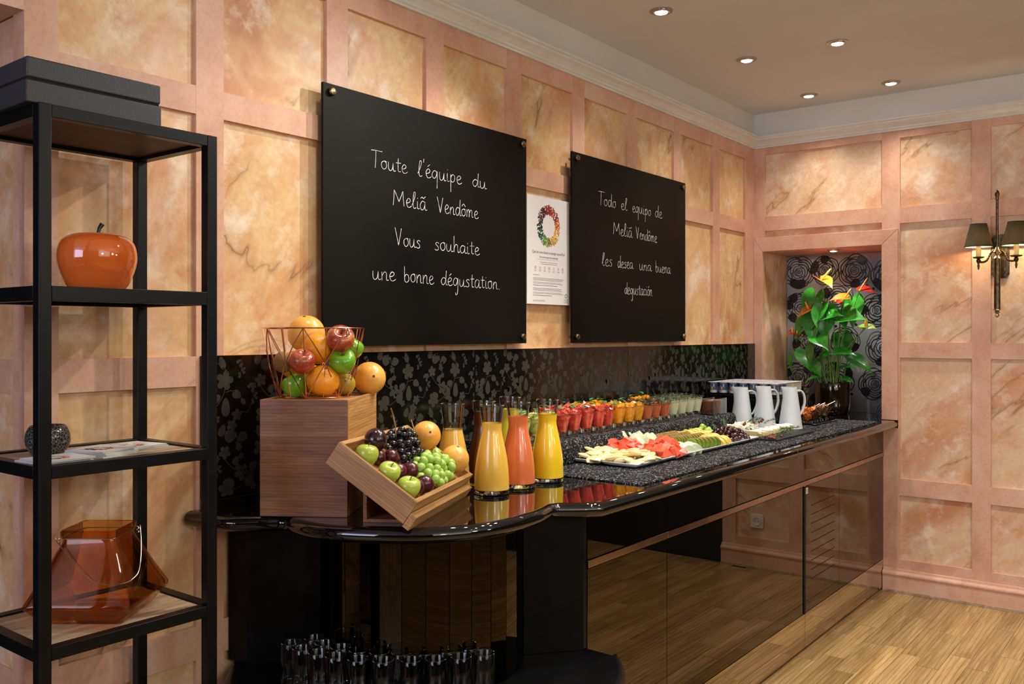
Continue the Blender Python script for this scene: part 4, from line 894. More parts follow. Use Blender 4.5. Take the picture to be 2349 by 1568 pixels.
def leaf_mesh(mb, L, Wd, M_, fold=.3, mi=0, curl=.15):
    v = []; f = []; n = 8
    for i in range(n+1):
        u = i/n; wv = Wd*sin(pi*u**.8)**.8*.5; zz = -curl*L*u*u
        v += [(L*u, -wv, zz+fold*wv), (L*u, 0, zz), (L*u, wv, zz+fold*wv)]
    for i in range(n): q = 3*i; f += [(q, q+3, q+4, q+1), (q+1, q+4, q+5, q+2)]
    v2 = [(a, b, c-.0004) for a, b, c in v]; m = len(v); f2 = [tuple(m+i for i in reversed(q)) for q in f]
    mb.add(v+v2, f+f2, mi, M_)
PROTO = {}
def chunk(mb, c, s, mi=0, seed=None):
    m = T(c) @ Euler((random.uniform(0, 3), random.uniform(0, 3), random.uniform(0, 3))).to_matrix().to_4x4()
    v = [tuple(s*(k+random.uniform(-.22, .22)) for k in p) for p in ((-.5, -.5, -.5), (.5, -.5, -.5), (.5, .5, -.5), (-.5, .5, -.5), (-.5, -.5, .5), (.5, -.5, .5), (.5, .5, .5), (-.5, .5, .5))]
    mb.add(v, [(0, 3, 2, 1), (4, 5, 6, 7), (0, 1, 5, 4), (1, 2, 6, 5), (2, 3, 7, 6), (3, 0, 4, 7)], mi, m)
def cup(kind, var):
    key = (kind, var)
    if key in PROTO: return PROTO[key], True
    t = thing('dessert_glass', 'x', 'dessert glass', (0, 0, 0)); PROTO[key] = t
    base = MB().lathe([(.016, 0), (.0188, .0008), (.0193, .018), (.0203, .0232), (.0001, .0232)], 20).obj('glass_foot', M['solidglass'], t, smooth=True, sharp=50)
    fill = .083 if kind in ('salad', 'watermelon', 'orange') else (.076 if kind == 'smoothie' else .078)
    g = MB().lathe([(grad(fill-.004)+.0002, fill-.004), (.0342, .0905), (.0336, .0912), (.0328, .0905), (grad(fill-.004)-.0012, fill-.004)], 24, cap=False).obj('glass_rim', M['glass'], t, smooth=True, sharp=60)
    MB().tube([(.0339*cos(2*pi*i/24), .0339*sin(2*pi*i/24), .0912) for i in range(24)], .0008, 5, closed=True).obj('rim', M['rimglass'], g, smooth=True)
    reg(bpy.data.objects[g.children[0].name])
    c = MB().lathe([(.0203, .0234), (grad(.05), .05), (grad(fill), fill), (.0001, fill+.001)], 24).obj('filling', CM[kind], t, smooth=True, sharp=50)
    os_ = [base, g, c]
    if kind in ('salad', 'watermelon', 'orange'):
        mb = MB()
        for i in range(9): a = i*2.4+var; r = .021*math.sqrt((i+.5)/9); chunk(mb, (r*cos(a), r*sin(a), fill+random.uniform(.001, .007)), random.uniform(.013, .018))
        for i in range(10): a = i*.63+var; chunk(mb, ((grad(.07)-.0095)*cos(a), (grad(.07)-.0095)*sin(a), random.uniform(.072, .08)), .014)
        p = mb.obj('fruit_pieces', CM[kind], t); p['kind'] = 'stuff'; os_.append(p)
    mb = MB()
    for k_ in range(2 if var != 2 else 1): leaf_mesh(mb, .024+.004*var, .016, T((random.uniform(-.012, .006), random.uniform(-.012, .012), fill+(.0205 if kind in ('salad', 'watermelon', 'orange') else .004+.002*k_))) @ Rz(random.uniform(0, 6)) @ Ry((-.22, .05, -.4)[var]+.12*k_), .3)
    os_.append(mb.obj('mint_leaf', leafm, t, smooth=True)); reg(*os_); return t, False
KN = {'salad': 'mixed fruit salad', 'watermelon': 'watermelon cubes', 'orange': 'orange pieces', 'smoothie': 'papaya smoothie', 'cream': 'white cream'}
row1 = [('salad', 2.43), ('salad', 2.51), ('salad', 2.588), ('watermelon', 2.668), ('watermelon', 2.750), ('watermelon', 2.836), ('watermelon', 2.915), ('watermelon', 2.993), ('orange', 3.073), ('orange', 3.150), ('orange', 3.224), ('smoothie', 3.30), ('smoothie', 3.376), ('smoothie', 3.456), ('cream', 3.545), ('cream', 3.620), ('cream', 3.70), ('cream', 3.775)]
row2 = [('salad', 2.55), ('watermelon', 2.630), ('watermelon', 2.71), ('watermelon', 2.79), ('watermelon', 2.87), ('watermelon', 2.95), ('orange', 3.03), ('orange', 3.11), ('orange', 3.19), ('smoothie', 3.27), ('smoothie', 3.35), ('smoothie', 3.43), ('smoothie', 3.51), ('cream', 3.59), ('cream', 3.67), ('cream', 3.75), ('cream', 3.83)]
row3 = [('watermelon', 2.77), ('watermelon', 2.85), ('watermelon', 2.93), ('orange', 3.01), ('orange', 3.09), ('orange', 3.17), ('smoothie', 3.25), ('smoothie', 3.33), ('smoothie', 3.41), ('orange', 3.49), ('orange', 3.57), ('cream', 3.65), ('cream', 3.73), ('cream', 3.81), ('cream', 3.89)]
for rn, row, xb in (('front', row1, .268), ('middle', row2, .190), ('back', row3, .112)):
    cnt = {}
    for i, (kd, y) in enumerate(row):
        cnt[kd] = cnt.get(kd, 0)+1; var = (i+len(rn)) % 3
        x = xb-(y-2.4)*.012+random.uniform(-.002, .002)
        lab = 'glass of %s, %s of its kind in the %s row from the carafes' % (KN[kd], ORD[cnt[kd]-1], rn)
        p, used_ = cup(kd, var)
        if used_: o = dup(p)
        else: o = p
        o.location = (x, y, 1.0019); o.rotation_euler = (0, 0, random.uniform(0, 6.28)); o['label'] = lab; o['group'] = 'dessert glasses on the riser'
# ------------------------------------------------------------------ white platters
random.seed(21)
porc = plain('white_porcelain', 'e8ebec', .12, var=.01, coat=.4); ZM = .9225
PX = ((.305, .4505), (.4515, .597)); PYs = ((2.640, 2.899), (2.900, 3.159), (3.160, 3.419), (3.420, 3.679))
pw, pd = .1455, .259; hx, hy = pw/2, pd/2
def ringp(a, b, r, z): return [(x, y, z) for x, y in rrect(a, b, r, 3)]
v, f = loft([ringp(hx-.022, hy-.022, .008, 0), ringp(hx-.004, hy-.004, .008, .0085), ringp(hx, hy, .008, .0145), ringp(hx-.0005, hy-.0005, .008, .016), ringp(hx-.006, hy-.006, .008, .0158), ringp(hx-.02, hy-.02, .008, .0055)])
plm = None
for j, (y0, y1) in enumerate(PYs):
    for i, (x0, x1) in enumerate(PX):
        lab = 'rectangular white platter, %s row from the carafes, on the %s side' % (ORD[j], ('wall', 'room')[i])
        if plm is None: plm = MB().add(v, f).obj('serving_platter', porc, smooth=True, sharp=35); o = plm
        else: o = plm.copy(); COL.objects.link(o)
        o.location = ((x0+x1)/2, (y0+y1)/2, ZM); tag(o, lab, 'platter', 'white platters end to end')
ZP = ZM+.0058
def fm(name, stops, sc_=60, rough=.28, coat=.4, bsc=90, bst=.4, sss=.25): return fruitmat(name, stops, sc_, rough, bsc, bst, sss=sss, coat=coat)
F2 = {'melon': fm('pale_melon_flesh', [(.3, S('e6cc8c')), (.6, S('f0dca8')), (.8, S('f4e6c0'))], 40), 'water': fm('watermelon_flesh', [(.3, S('d84a2c')), (.6, S('e8603e')), (.85, S('ee8058'))], 60, coat=.5),
      'honey': fm('honeydew_flesh', [(.3, S('cfe0b0')), (.6, S('e2ebcf')), (.85, S('eef2e2'))], 30), 'pine': fm('pineapple_flesh', [(.3, S('e0b83c')), (.55, S('ecd06c')), (.8, S('f2e094'))], 70), 'kskin': FM['kiwi'],
      'feta': fm('crumbly_white_cheese', [(.3, S('ddd8c0')), (.7, S('eeeadb'))], 80, .6, 0, 200, .6, .1), 'cheese': fm('pale_yellow_cheese', [(.3, S('e2d590')), (.7, S('efe5b2'))], 20, .45, .1, 60, .2), 'rind': fm('white_cheese_rind', [(.3, S('dedccf')), (.7, S('f0efe8'))], 90, .7, 0, 200, .5, .05),
      'nut': fm('brown_nut', [(.3, S('4e2412')), (.7, S('8c4a26'))], 90, .5, 0, 300, .6, 0), 'herb': fruitmat('rosemary_leaf', [(.3, S('2f5630')), (.7, S('567f48'))], 80, .5, 0)}
def kiwiface():
    t = NT('kiwi_flesh'); v = t.coord(); g = t.n.new('ShaderNodeTexGradient'); g.gradient_type = 'SPHERICAL'; m = t.n.new('ShaderNodeMapping'); m.inputs['Scale'].default_value = (40, 40, 5); t.link(v, m.inputs['Vector']); t.link(m.outputs[0], g.inputs[0])
    c = t.ramp(g.outputs['Fac'], [(0, S('7fa02c')), (.35, S('6c9a26')), (.62, S('8db840')), (.74, S('d8dca0')), (1, S('eef0cc'))])
    n = t.noise(v, 350, 1); sd = t.ramp(n, [(.6, (0, 0, 0, 1)), (.66, (1, 1, 1, 1))]); bandr = t.ramp(g.outputs['Fac'], [(.38, (0, 0, 0, 1)), (.45, (1, 1, 1, 1)), (.66, (1, 1, 1, 1)), (.72, (0, 0, 0, 1))])
    c = t.mix(t.mix(1.0, sd, bandr, 'MULTIPLY'), c, (.01, .008, .004, 1)); t.base(c); t.set(Roughness=.25); t.b.inputs['Coat Weight'].default_value = .5; return t.mat
F2['kface'] = kiwiface()
def food(name, label, cat, mb, mats, loc, rot, group, smooth=True, bevel=0, sharp=40, proto={}):
    o = mb.obj(name, mats, None, smooth=smooth, bevel=bevel, sharp=sharp); o.location = loc; o.rotation_euler = rot; return tag(o, label, cat, group)
def many(name, protos, spots_, labelf, cat, group):
    for i, (loc, rot, sc_) in enumerate(spots_):
        p = protos[i % len(protos)]
        if i < len(protos): o = p
        else: o = p.copy(); COL.objects.link(o)
        o.location = loc; o.rotation_euler = rot; o.scale = (sc_,)*3; tag(o, labelf(i), cat, group)
def blob(R3, seed, amp=.12, n=14, m=9, mat=None, name='piece'):
    mb = MB().ball((0, 0, 0), R3, n, m); mb.v = [tuple(Vector(p)*(1+amp*noise.noise(Vector(p)*45+Vector((seed, 0, 0))))) for p in mb.v]; return mb.obj(name, mat, smooth=True, sharp=70)
# pale melon crescents
def crescent(seed):
    random.seed(seed); rings = []; n = 9
    for k in range(n):
        a = -1.15+2.3*k/(n-1); wv = .021*max(0, cos(a*1.2))**.6; wv = max(wv, .003); hv = wv*.42; R_ = .034
        cx2, cy2 = R_*sin(a), R_*cos(a)-R_*.75
        rings.append([(cx2+sin(a)*wv*cos(q), cy2+cos(a)*wv*cos(q), hv*sin(q)) for q in [2*pi*i/8 for i in range(8)]])
    v, f = loft(rings); return MB().add(v, f).obj('melon_slice', F2['melon'], smooth=True, sharp=50)
pm = [crescent(i) for i in range(3)]
sp = []
random.seed(4)
for j in range(6):
    for i in range(9):
        x = .335+.0295*i+random.uniform(-.005, .005); y = 2.675+.030*j+random.uniform(-.006, .006)
        if x > .575: continue
        lay = 0; z = ZP+.012+.004*((i+j) % 2)+(.016*max(0, 1-((x-.38)/.06)**2-((y-2.76)/.08)**2))+(.018*max(0, 1-((x-.52)/.06)**2-((y-2.77)/.07)**2))
        sp.append(((x, y, z), (random.uniform(-.35, .35), random.uniform(-.35, .35), random.uniform(0, 6.28)), random.uniform(.85, 1.15)))
many('melon_slice', pm, sp, lambda i: 'pale cream melon slice on the nearest platters, %s counting from the carafes' % ORD[i], 'fruit', 'pale melon slices on the nearest platters')
# watermelon pieces in two heaps
def hunk(seed, s, mat, name, fl=1.0):
    random.seed(seed); mb = MB(); v = [tuple(s*(k+random.uniform(-.24, .24)) for k in p) for p in ((-.6, -.5, -.4), (.6, -.5, -.4), (.5, .5, -.4), (-.5, .45, -.4), (-.35, -.3, .4), (.35, -.3, .45), (.3, .35, .35), (-.3, .3, .4))]
    v = [(a, b, c*fl) for a, b, c in v]; mb.add(v, [(0, 3, 2, 1), (4, 5, 6, 7), (0, 1, 5, 4), (1, 2, 6, 5), (2, 3, 7, 6), (3, 0, 4, 7)]); return mb.obj(name, mat, bevel=.0018)
pw_ = [hunk(i, .042, F2['water'], 'watermelon_piece', .8) for i in range(5)]
for (cx2, cy2, rx, ry, nm, cn) in ((.385, 2.905, .07, .06, 'wall', 17), (.522, 2.945, .07, .085, 'room', 22)):
    random.seed(int(cn)); sp = []
    for k in range(cn):
        a = k*2.4; r = math.sqrt((k+.5)/cn); x, y = cx2+rx*r*cos(a), cy2+ry*r*sin(a); sp.append(((x, y, ZP+.016+.034*(1-r)**.8), (random.uniform(-.7, .7), random.uniform(-.7, .7), random.uniform(0, 6)), random.uniform(.8, 1.15)))
    prs = pw_ if nm == 'wall' else [p.copy() for p in pw_]
    if nm == 'room':
        for p in prs: COL.objects.link(p)
    many('watermelon_piece', prs, sp, lambda i, nm=nm: 'coral red watermelon piece, %s outwards from the centre of the %s side heap' % (ORD[i], nm), 'fruit', 'watermelon pieces, %s side heap' % nm)
# honeydew wedges
def wedge(seed):
    rings = []
    for k in range(7):
        a = -.7+1.4*k/6; R_ = .06; s_ = 1-.25*abs(a)
        rings.append([((R_+px)*sin(a), (R_+px)*cos(a)-R_, pz) for px, pz in ((-.016*s_, -.012*s_), (.012*s_, -.014*s_), (.016*s_, .0), (.012*s_, .014*s_), (-.014*s_, .012*s_), (-.018*s_, 0))])
    v, f = loft(rings); return MB().add(v, f).obj('honeydew_wedge', F2['honey'], bevel=.003)
ph = [wedge(0)]
sp = [((.335, 3.005, ZP+.03), (.2, 1.3, .3), 1.0), ((.345, 3.045, ZP+.022), (.3, 1.2, .1), 1.05), ((.385, 3.03, ZP+.024), (.2, 1.0, .4), 1.1), ((.365, 3.085, ZP+.022), (.1, 1.2, -.2), 1.1), ((.415, 3.07, ZP+.022), (.2, 1.1, .2), 1.1), ((.335, 3.11, ZP+.022), (.2, 1.2, .3), 1.0), ((.405, 3.115, ZP+.02), (.2, 1.2, .1), 1.0)]
many('honeydew_wedge', ph, sp, lambda i: 'pale green honeydew wedge, %s of seven on the wall side platter' % ORD[i], 'fruit', 'honeydew wedges on the wall side')
ph2 = [ph[0].copy()]; COL.objects.link(ph2[0])
sp = [((.575-.03*(i % 2), 3.04+.026*i, ZP+.021), (1.35, .1, 1.45+.1*(i % 2)), 1.2) for i in range(4)]+[((.505, 3.06+.03*i, ZP+.02), (1.3, .1, 1.5), 1.0) for i in range(3)]
many('honeydew_wedge', ph2, sp, lambda i: 'pale green honeydew wedge, %s of seven on the room side platter' % ORD[i], 'fruit', 'honeydew wedges on the room side')
# kiwi slices standing in rows
def kslice():
    mb = MB(); mb.lathe([(.0222, -.0042), (.0228, -.002), (.0228, .002), (.0222, .0042)], 22, 0, cap=False)
    for z_, rv in ((-.0042, True), (.0042, False)):
        vv = [(.0222*cos(2*pi*i/22), .0222*sin(2*pi*i/22), z_) for i in range(22)]; mb.add(vv, [tuple(range(22))[::-1] if rv else tuple(range(22))], 1)
    return mb.obj('kiwi_slice', [F2['kskin'], F2['kface']], smooth=True, sharp=40)
kp = [kslice()]; rows = []
for r_, (xa, ya, xb2, yb, n_) in enumerate(((.330, 3.165, .350, 3.385, 15), (.375, 3.155, .405, 3.39, 15), (.425, 3.150, .470, 3.385, 15), (.530, 3.175, .572, 3.300, 7))):
    for i in range(n_):
        u = i/(n_-1); rows.append((((xa+(xb2-xa)*u, ya+(yb-ya)*u, ZP+.0225)), (pi/2+.32, 0, random.uniform(-.12, .12)+(.25 if r_ == 3 and i < 2 else 0)), 1.0, r_, i, n_))
rown = ['row nearest the wall', 'second row from the wall', 'third row from the wall', 'short row on the room side platter']
many('kiwi_slice', kp, [(a, b, c) for a, b, c, *_ in rows], lambda i: 'kiwi slice, %s from the near end, %s' % (ORD[rows[i][4]], rown[rows[i][3]]), 'fruit', 'kiwi slices standing in rows')
# pineapple slices
def pslice():
    n = 11; out = [(.034*cos(pi*i/(n-1)), .036*sin(pi*i/(n-1))-.004) for i in range(n)]+[(-.008, -.004), (0, .004), (.008, -.004)]
    return MB().prism(out, -.0045, .0045).obj('pineapple_slice', F2['pine'], bevel=.0012)
pp_ = [pslice()]; rows = []
for r_, (xa, ya, xb2, yb, n_) in enumerate(((.345, 3.41, .355, 3.59, 12), (.415, 3.40, .42, 3.56, 11), (.50, 3.35, .50, 3.45, 7), (.565, 3.33, .562, 3.40, 5))):
    for i in range(n_): u = i/(n_-1); rows.append(((xa+(xb2-xa)*u, ya+(yb-ya)*u, ZP+.009), (pi/2+.38, 0, random.uniform(-.12, .12)), random.uniform(.9, 1.05), r_, i))
many('pineapple_slice', pp_, [(a, b, c) for a, b, c, *_ in rows], lambda i: 'yellow pineapple slice, %s from the near end, %s' % (ORD[rows[i][4]], ['row nearest the wall', 'second row from the wall', 'third row from the wall', 'short row at the room side edge'][rows[i][3]]), 'fruit', 'pineapple slices standing in rows')
# loose bunches of grapes on the last platters
def heap(name, label, cx2, cy2, rx, ry, h, mat, rad, count, seed, zb):
    random.seed(seed); t = thing(name, label, 'grapes', (cx2, cy2, zb)); base = MB().ball((0, 0, 0), (rad, rad, rad*1.25), 12, 8).obj('grape', mat, t, smooth=True, sharp=80); P = []; tr = 0
    while len(P) < count and tr < 9000:
        tr += 1; a = random.uniform(0, 6.28); r = math.sqrt(random.random()); z = rad+(h-rad)*(1-r*r)*random.choice((1, 1, .4)); p = Vector((rx*r*cos(a), ry*r*sin(a), z))
        if all((p-q).length > rad*1.6 for q in P): P.append(p)
    for i, p in enumerate(P):
        o = base if i == 0 else base.copy()
        if i: COL.objects.link(o)
        o.parent = t; o.location = p; o.rotation_euler = (random.uniform(-1.5, 1.5), random.uniform(-1.5, 1.5), 0)
    mb = MB()
    for i in range(7): a = random.uniform(0, 6.28); mb.tube([(rx*.7*cos(a), ry*.7*sin(a), h*.55), (rx*.3*cos(a), ry*.3*sin(a), h*1.1), (rx*.1, 0, h*1.18)], .0012, 5)
    mb.obj('stalk', FM['gstem'], t, smooth=True)
heap('grape_bunch', 'dark red grapes on the last platter before the cheese slate', .512, 3.555, .078, .105, .052, FM['redgrape'], .0098, 85, 5, ZP)
heap('grape_bunch', 'green grapes on the wall side of the last platter', .355, 3.635, .042, .036, .042, FM['greengrape'], .0115, 20, 6, ZP)
# ------------------------------------------------------------------ slate with cheese
sl = thing('slate_board', 'dark grey slate board of cheese beside the white jugs', 'board', (.515, 3.90, .9226)); random.seed(2)
poly = []
for (xa, ya, xb2, yb) in ((-.158, -.212, .158, -.212), (.158, -.212, .158, .235), (.158, .235, -.158, .235), (-.158, .235, -.158, -.212)):
    for i in range(12): u = i/12; poly.append((xa+(xb2-xa)*u+random.uniform(-.002, .002), ya+(yb-ya)*u+random.uniform(-.002, .002)))
MB().prism(poly, 0, .0062).obj('slab', plain('slate', (.022, .025, .028, 1), .55, var=.25, scale=40, bumpy=.4, spec=.2), sl)
ZS = .929; random.seed(31)
fp = [hunk(40+i, .024, F2['feta'], 'feta_crumb', .9) for i in range(4)]
sp = []
for k in range(46):
    a = k*2.4; r = math.sqrt((k+.5)/46); x = .425+.055*r*cos(a); y = 3.86+.15*r*sin(a); sp.append(((x, y, ZS+.013+.024*(1-r)), (random.uniform(0, 3), random.uniform(0, 3), 0), random.uniform(.6, 1.25)))
sp.sort(key=lambda q: q[0][1])
many('feta_crumb', fp, sp, lambda i: 'crumbly white cheese cube, %s from the near end on the slate' % ORD[i], 'cheese', 'white cheese cubes on the slate')
def brie(seed, L=.075, h=.022, ang=.32):
    mb = MB(); n = 5; out = [(0, 0)]+[(L*cos(-ang+2*ang*i/(n-1)), L*sin(-ang+2*ang*i/(n-1))) for i in range(n)]
    mb.prism(out, 0, h, 0); b = len(mb.v); mb.prism([(x*1.001, y*1.001) for x, y in out], h, h+.0012, 1); return mb.obj('cheese_wedge', [F2['cheese'], F2['rind']], bevel=.0008)
bp_ = [brie(0), brie(1, .082, .018, .25)]
sp = [((.50+.018*(i % 3), 3.745+.034*i, ZS+.0006+.010*(i % 2)), (.12, .1*(i % 2), .5+.5*(i % 3)), 1.0) for i in range(11)]+[((.585, 3.73+.04*i, ZS+.0006), (0, 0, 2.2+.3*i), .8) for i in range(7)]
many('cheese_wedge', bp_, sp, lambda i: ('pale cheese wedge, %s from the near end along the middle of the slate' % ORD[i]) if i < 11 else ('pale cheese wedge, %s from the near end on the room side of the slate' % ORD[i-11]), 'cheese', 'cheese wedges on the slate')
np_ = [blob((.008, .006, .005), i, .5, 10, 7, F2['nut'], 'pecan') for i in range(3)]
sp = [((random.gauss(.635, .014), random.gauss(3.73, .03), ZS+.005), (random.random()*3, random.random()*3, 0), random.uniform(.7, 1.1)) for i in range(20)]+[((.455+.03*random.random(), 3.80+.05*i, ZS+.045), (1, 1, 0), 1) for i in range(6)]
sp = [((min(a[0], .66), a[1], a[2]), b, c) for a, b, c in sp]
sp = sorted(sp[:20], key=lambda q: q[0][1])+sp[20:]
many('pecan', np_, sp, lambda i: 'brown nut on the near room side corner of the slate, %s from the carafes' % ORD[i] if i < 20 else 'brown nut, %s from the near end on top of the white cheese' % ORD[i-20], 'nut', 'nuts on the cheese slate')
for o in [o for o in bpy.data.objects if o.get('category') == 'nut' and 'white cheese' in o['label']]: o['group'] = 'nuts on the white cheese'
def rosemary(seed, L):
    random.seed(seed); mb = MB(); pts = smoothline([(0, 0, 0), (L*.35, .006, .006), (L*.7, -.004, .010), (L, .004, .006)], 5); mb.tube(pts, .0011, 5)
    for p in pts[1:]:
        for s_ in range(4): leaf_mesh(mb, .016, .0022, T(p) @ Rz(random.uniform(-1.1, 1.1)+(pi/2.6)*random.choice((1, -1))) @ Ry(random.uniform(-.9, .3)), .2)
    return mb.obj('rosemary_sprig', F2['herb'])
rp = [rosemary(1, .07), rosemary(2, .085)]
sp = [((.60, 3.86, ZS+.006), (0, 0, -.3), 1.0), ((.60, 3.90, ZS+.008), (0, -.2, .5), 1.0), ((.57, 3.93, ZS+.01), (0, -.1, .0), 1.0), ((.42, 3.93, ZS+.035), (0, -.2, .8), .8), ((.45, 3.98, ZS+.03), (0, -.3, 1.5), .9), ((.40, 3.78, ZS+.03), (0, -.3, 2.3), .8), ((.5, 3.97, ZS+.035), (0, -.2, 1.0), .9), ((.38, 3.73, ZS+.02), (0, -.3, 2.6), .8), ((.47, 3.85, ZS+.045), (0, -.5, .6), .7)]
many('rosemary_sprig', rp, sp, lambda i: 'green rosemary sprig on the cheese slate, %s from the room side' % ORD[i], 'herb', 'rosemary sprigs on the slate')
# ------------------------------------------------------------------ white jugs
jug_m = plain('matt_white_ceramic', 'd6dcdf', .38, var=.01)
def jug(label, x, y, rz):
    t = thing('jug', label, 'jug', (x, y, .9226+(0 if x < 2 else 0)), (0, 0, rz), 'white jugs')
    n = 36; H_ = .2; rings = []
    def rg(r, z, k=0, sh_=0):
        out = []
        for i in range(n):
            a = 2*pi*i/n; d = math.atan2(sin(a), cos(a)); s_ = k*math.exp(-(d/.38)**2); out.append(((r+s_)*cos(a), (r+s_*.0)*sin(a)*(1-.15*math.exp(-(d/.5)**2)*(k > 0)), z+s_*sh_))
        return out
    R_ = lambda z: .056+(.0295-.056)*(z/H_)
    rings = [rg(.050, 0), rg(R_(0), .003)]+[rg(R_(z), z) for z in (.02, .06, .1, .13)]+[rg(R_(.15), .15, .003), rg(R_(.17), .17, .008), rg(R_(.185), .185, .013), rg(R_(.197), .197, .018, .15), rg(R_(.2), .2, .018, .15)]
    rings += [rg(R_(.2)-.0025, .2, .017, .15), rg(R_(.18)-.0025, .18, .009), rg(R_(.14)-.003, .14), rg(R_(.05)-.003, .02)]
    v, f = loft(rings); MB().add(v, f).obj('body', jug_m, t, smooth=True, sharp=60)
    hp = smoothline([(-R_(.18)+.002, 0, .180), (-.052, 0, .182), (-.068, 0, .165), (-.0735, 0, .135), (-.069, 0, .105), (-.056, 0, .075), (-R_(.065)+.002, 0, .066)], 5)
    rings = []
    for i, p in enumerate(hp):
        d = (hp[min(i+1, len(hp)-1)]-hp[max(i-1, 0)]).normalized(); nn = Vector((d.z, 0, -d.x)); rings.append([tuple(p+nn*.0035*a+Vector((0, .0075*b, 0))) for a, b in ((-1, -.8), (-1, .8), (0, 1), (1, .8), (1, -.8), (0, -1))])
    v, f = loft(rings); MB().add(v, f).obj('handle', jug_m, t, smooth=True, sharp=60)
jr = radians(228)
# the jugs stand with spouts to the left, handles to the right as seen from the room
jug('left white jug of three, half behind the cheese', .298, 4.185, jr-.25); jug('middle white jug of three beside the cheese slate', .408, 4.200, jr+.05); jug('right white jug of three, handle free, beside the glass bowls', .532, 4.214, jr)
for o in bpy.data.objects:
    if o.name.startswith('jug') and o.location.x < .3 and o.type == 'EMPTY': o.location.z = .9146
# ------------------------------------------------------------------ black stand with yogurt pots
ys = thing('yogurt_stand', 'low black two-tier chiller box under the yogurt pots', 'stand', (.226, 4.555, .9146))
MB().box((-.195, -.19, 0), (.195, .19, .138)).obj('box', M['blacklac'], ys, bevel=.002); MB().box((-.2, -.2, .1385), (.2, .2, .148)).obj('tray_edge', M['blackmetal'], ys, bevel=.002); MB().box((-.19, -.19, .1483), (.19, .19, .1555)).obj('tray', M['blackmetal'], ys, bevel=.001)
for x in (-.12, .02, .15): MB().lathe([(.004, 0), (.004, .003), (.001, .004)], 10, M=T((x, -.19, .1)) @ Rx(pi/2)).obj('screw', M['nickel'], ys)
blue = plain('yogurt_label_blue', '545f84', .35, var=.2, scale=150); ywh = plain('white_pot_plastic', 'd8d6cf', .35); yel = plain('yellow_print', 'e8b030', .4); foil = plain('foil_lid', 'd9dbe2', .3, var=.02); fpr = plain('lid_print', '4a5590', .4); redp = plain('red_print', 'a83040', .4); grn = plain('green_print', '5f8a50', .4)
def pot(prn):
    t = thing('yogurt_pot', 'x', 'yogurt'); r = .0225
    a = MB().lathe([(.0190, 0), (.0196, .002), (.0216, .052), (.0232, .0535), (.0232, .055)], 16).obj('pot_body', ywh, t, smooth=True, sharp=50)
    b = MB().lathe([(.0200, .014), (.0216, .049)], 16, cap=False); b.v = [(x*1.012, y*1.012, z) for x, y, z in b.v]; b = b.obj('label_band', blue, t, smooth=True)
    mb = MB()
    for k in range(3):
        A = k*2*pi/3-pi/2
        for (a0_, a1_, z0, z1, mi) in ((-.18, .12, .017, .032, 0), (.3, .5, .03, .046, 1), (-.5, -.4, .028, .04, 1), (-.62, -.45, .018, .024, 1)):
            mb.add([(((.0203+.0016*(z-.014)/.035)*1.02)*cos(A+q), ((.0203+.0016*(z-.014)/.035)*1.02)*sin(A+q), z) for q, z in ((a0_, z0), (a1_, z0), (a1_+.03, z1), (a0_-.04, z1))], [(0, 1, 2, 3)], mi)
    c = mb.obj('label_print', [prn, ywh], t)
    poly = rrect(.0258, .0258, .006, 3); mb = MB().prism(poly, .0551, .0558); lid = mb.obj('foil_lid', foil, t)
    mb = MB()
    for i in range(8): x, y = random.uniform(-.017, .015), random.uniform(-.019, .017); mb.add([(x, y, .0560+.00002*i), (x+random.uniform(.003, .010), y, .0560+.00002*i), (x+.006, y+random.uniform(.003, .008), .0560+.00002*i), (x, y+.005, .056+.00002*i)], [(0, 1, 2, 3)], i % 2)
    d = mb.obj('lid_print', [fpr, prn], t); reg(a, b, c, lid, d); return t
random.seed(9); pots = [pot(yel), pot(redp), pot(grn)]
pots.append(pot(ywh)); usedp = [False]*4
for ch in KIDS[pots[3].name]:
    q_ = bpy.data.objects[ch]
    if q_.name.startswith(('label_band', 'lid_print')): q_.data.materials[0] = plain('cream_plastic', 'd9d3bd', .4)
for j in range(7):
    for i in range(7):
        k = 0 if i < 4 and j < 2 else (1 if i > 4 else (2 if i > 3 else (i+j) % 3)); 
        if i == 6 and j > 2: k = 3
        p = pots[k]
        o = p if not usedp[k] else dup(p); usedp[k] = True
        o.location = (.226-.165+.0545*i+random.uniform(-.0006, .0006), 4.375+.0535*j, 1.0703); o.rotation_euler = (random.uniform(-.015, .015), 0, radians(-25)*0+random.choice((0, pi/2)) if j else 0)
        o['label'] = 'yogurt pot, %s from the left in the %s row from the front' % (ORD[i], ORD[j]); o['group'] = 'yogurt pots on the black stand'; o['category'] = 'yogurt'
# acrylic box with tea sachets
tb = thing('acrylic_box', 'clear acrylic box of sachets at the end of the riser', 'box', (.286, 3.895, 1.0018))
for lo, hi in (((-.033, -.072, 0), (.033, .072, .003)), ((-.033, -.072, .0032), (-.0305, .072, .075)), ((.0305, -.072, .0032), (.033, .072, .075)), ((-.0303, -.072, .0032), (.0303, -.0695, .075)), ((-.0303, .0695, .0032), (.0303, .072, .075))): MB().box(lo, hi).obj('acrylic_wall', M['acrylic'], tb)
sc1 = plain('brown_sachet', '8c4a24', .4, var=.3, scale=90); sc2 = plain('cream_sachet', 'd8cdb8', .45, var=.15, scale=90); sc3 = plain('pink_sachet', 'c87868', .45, var=.2, scale=90)
sp0 = MB().box((-.028, -.0028, 0), (.028, .0028, .062)).obj('sachet', sc1, bevel=.001); sp0.location = (0, 0, 0)
sps = [sp0, MB().box((-.028, -.0028, 0), (.028, .0028, .062)).obj('sachet', sc2, bevel=.001), MB().box((-.028, -.0028, 0), (.028, .0028, .062)).obj('sachet', sc3, bevel=.001)]
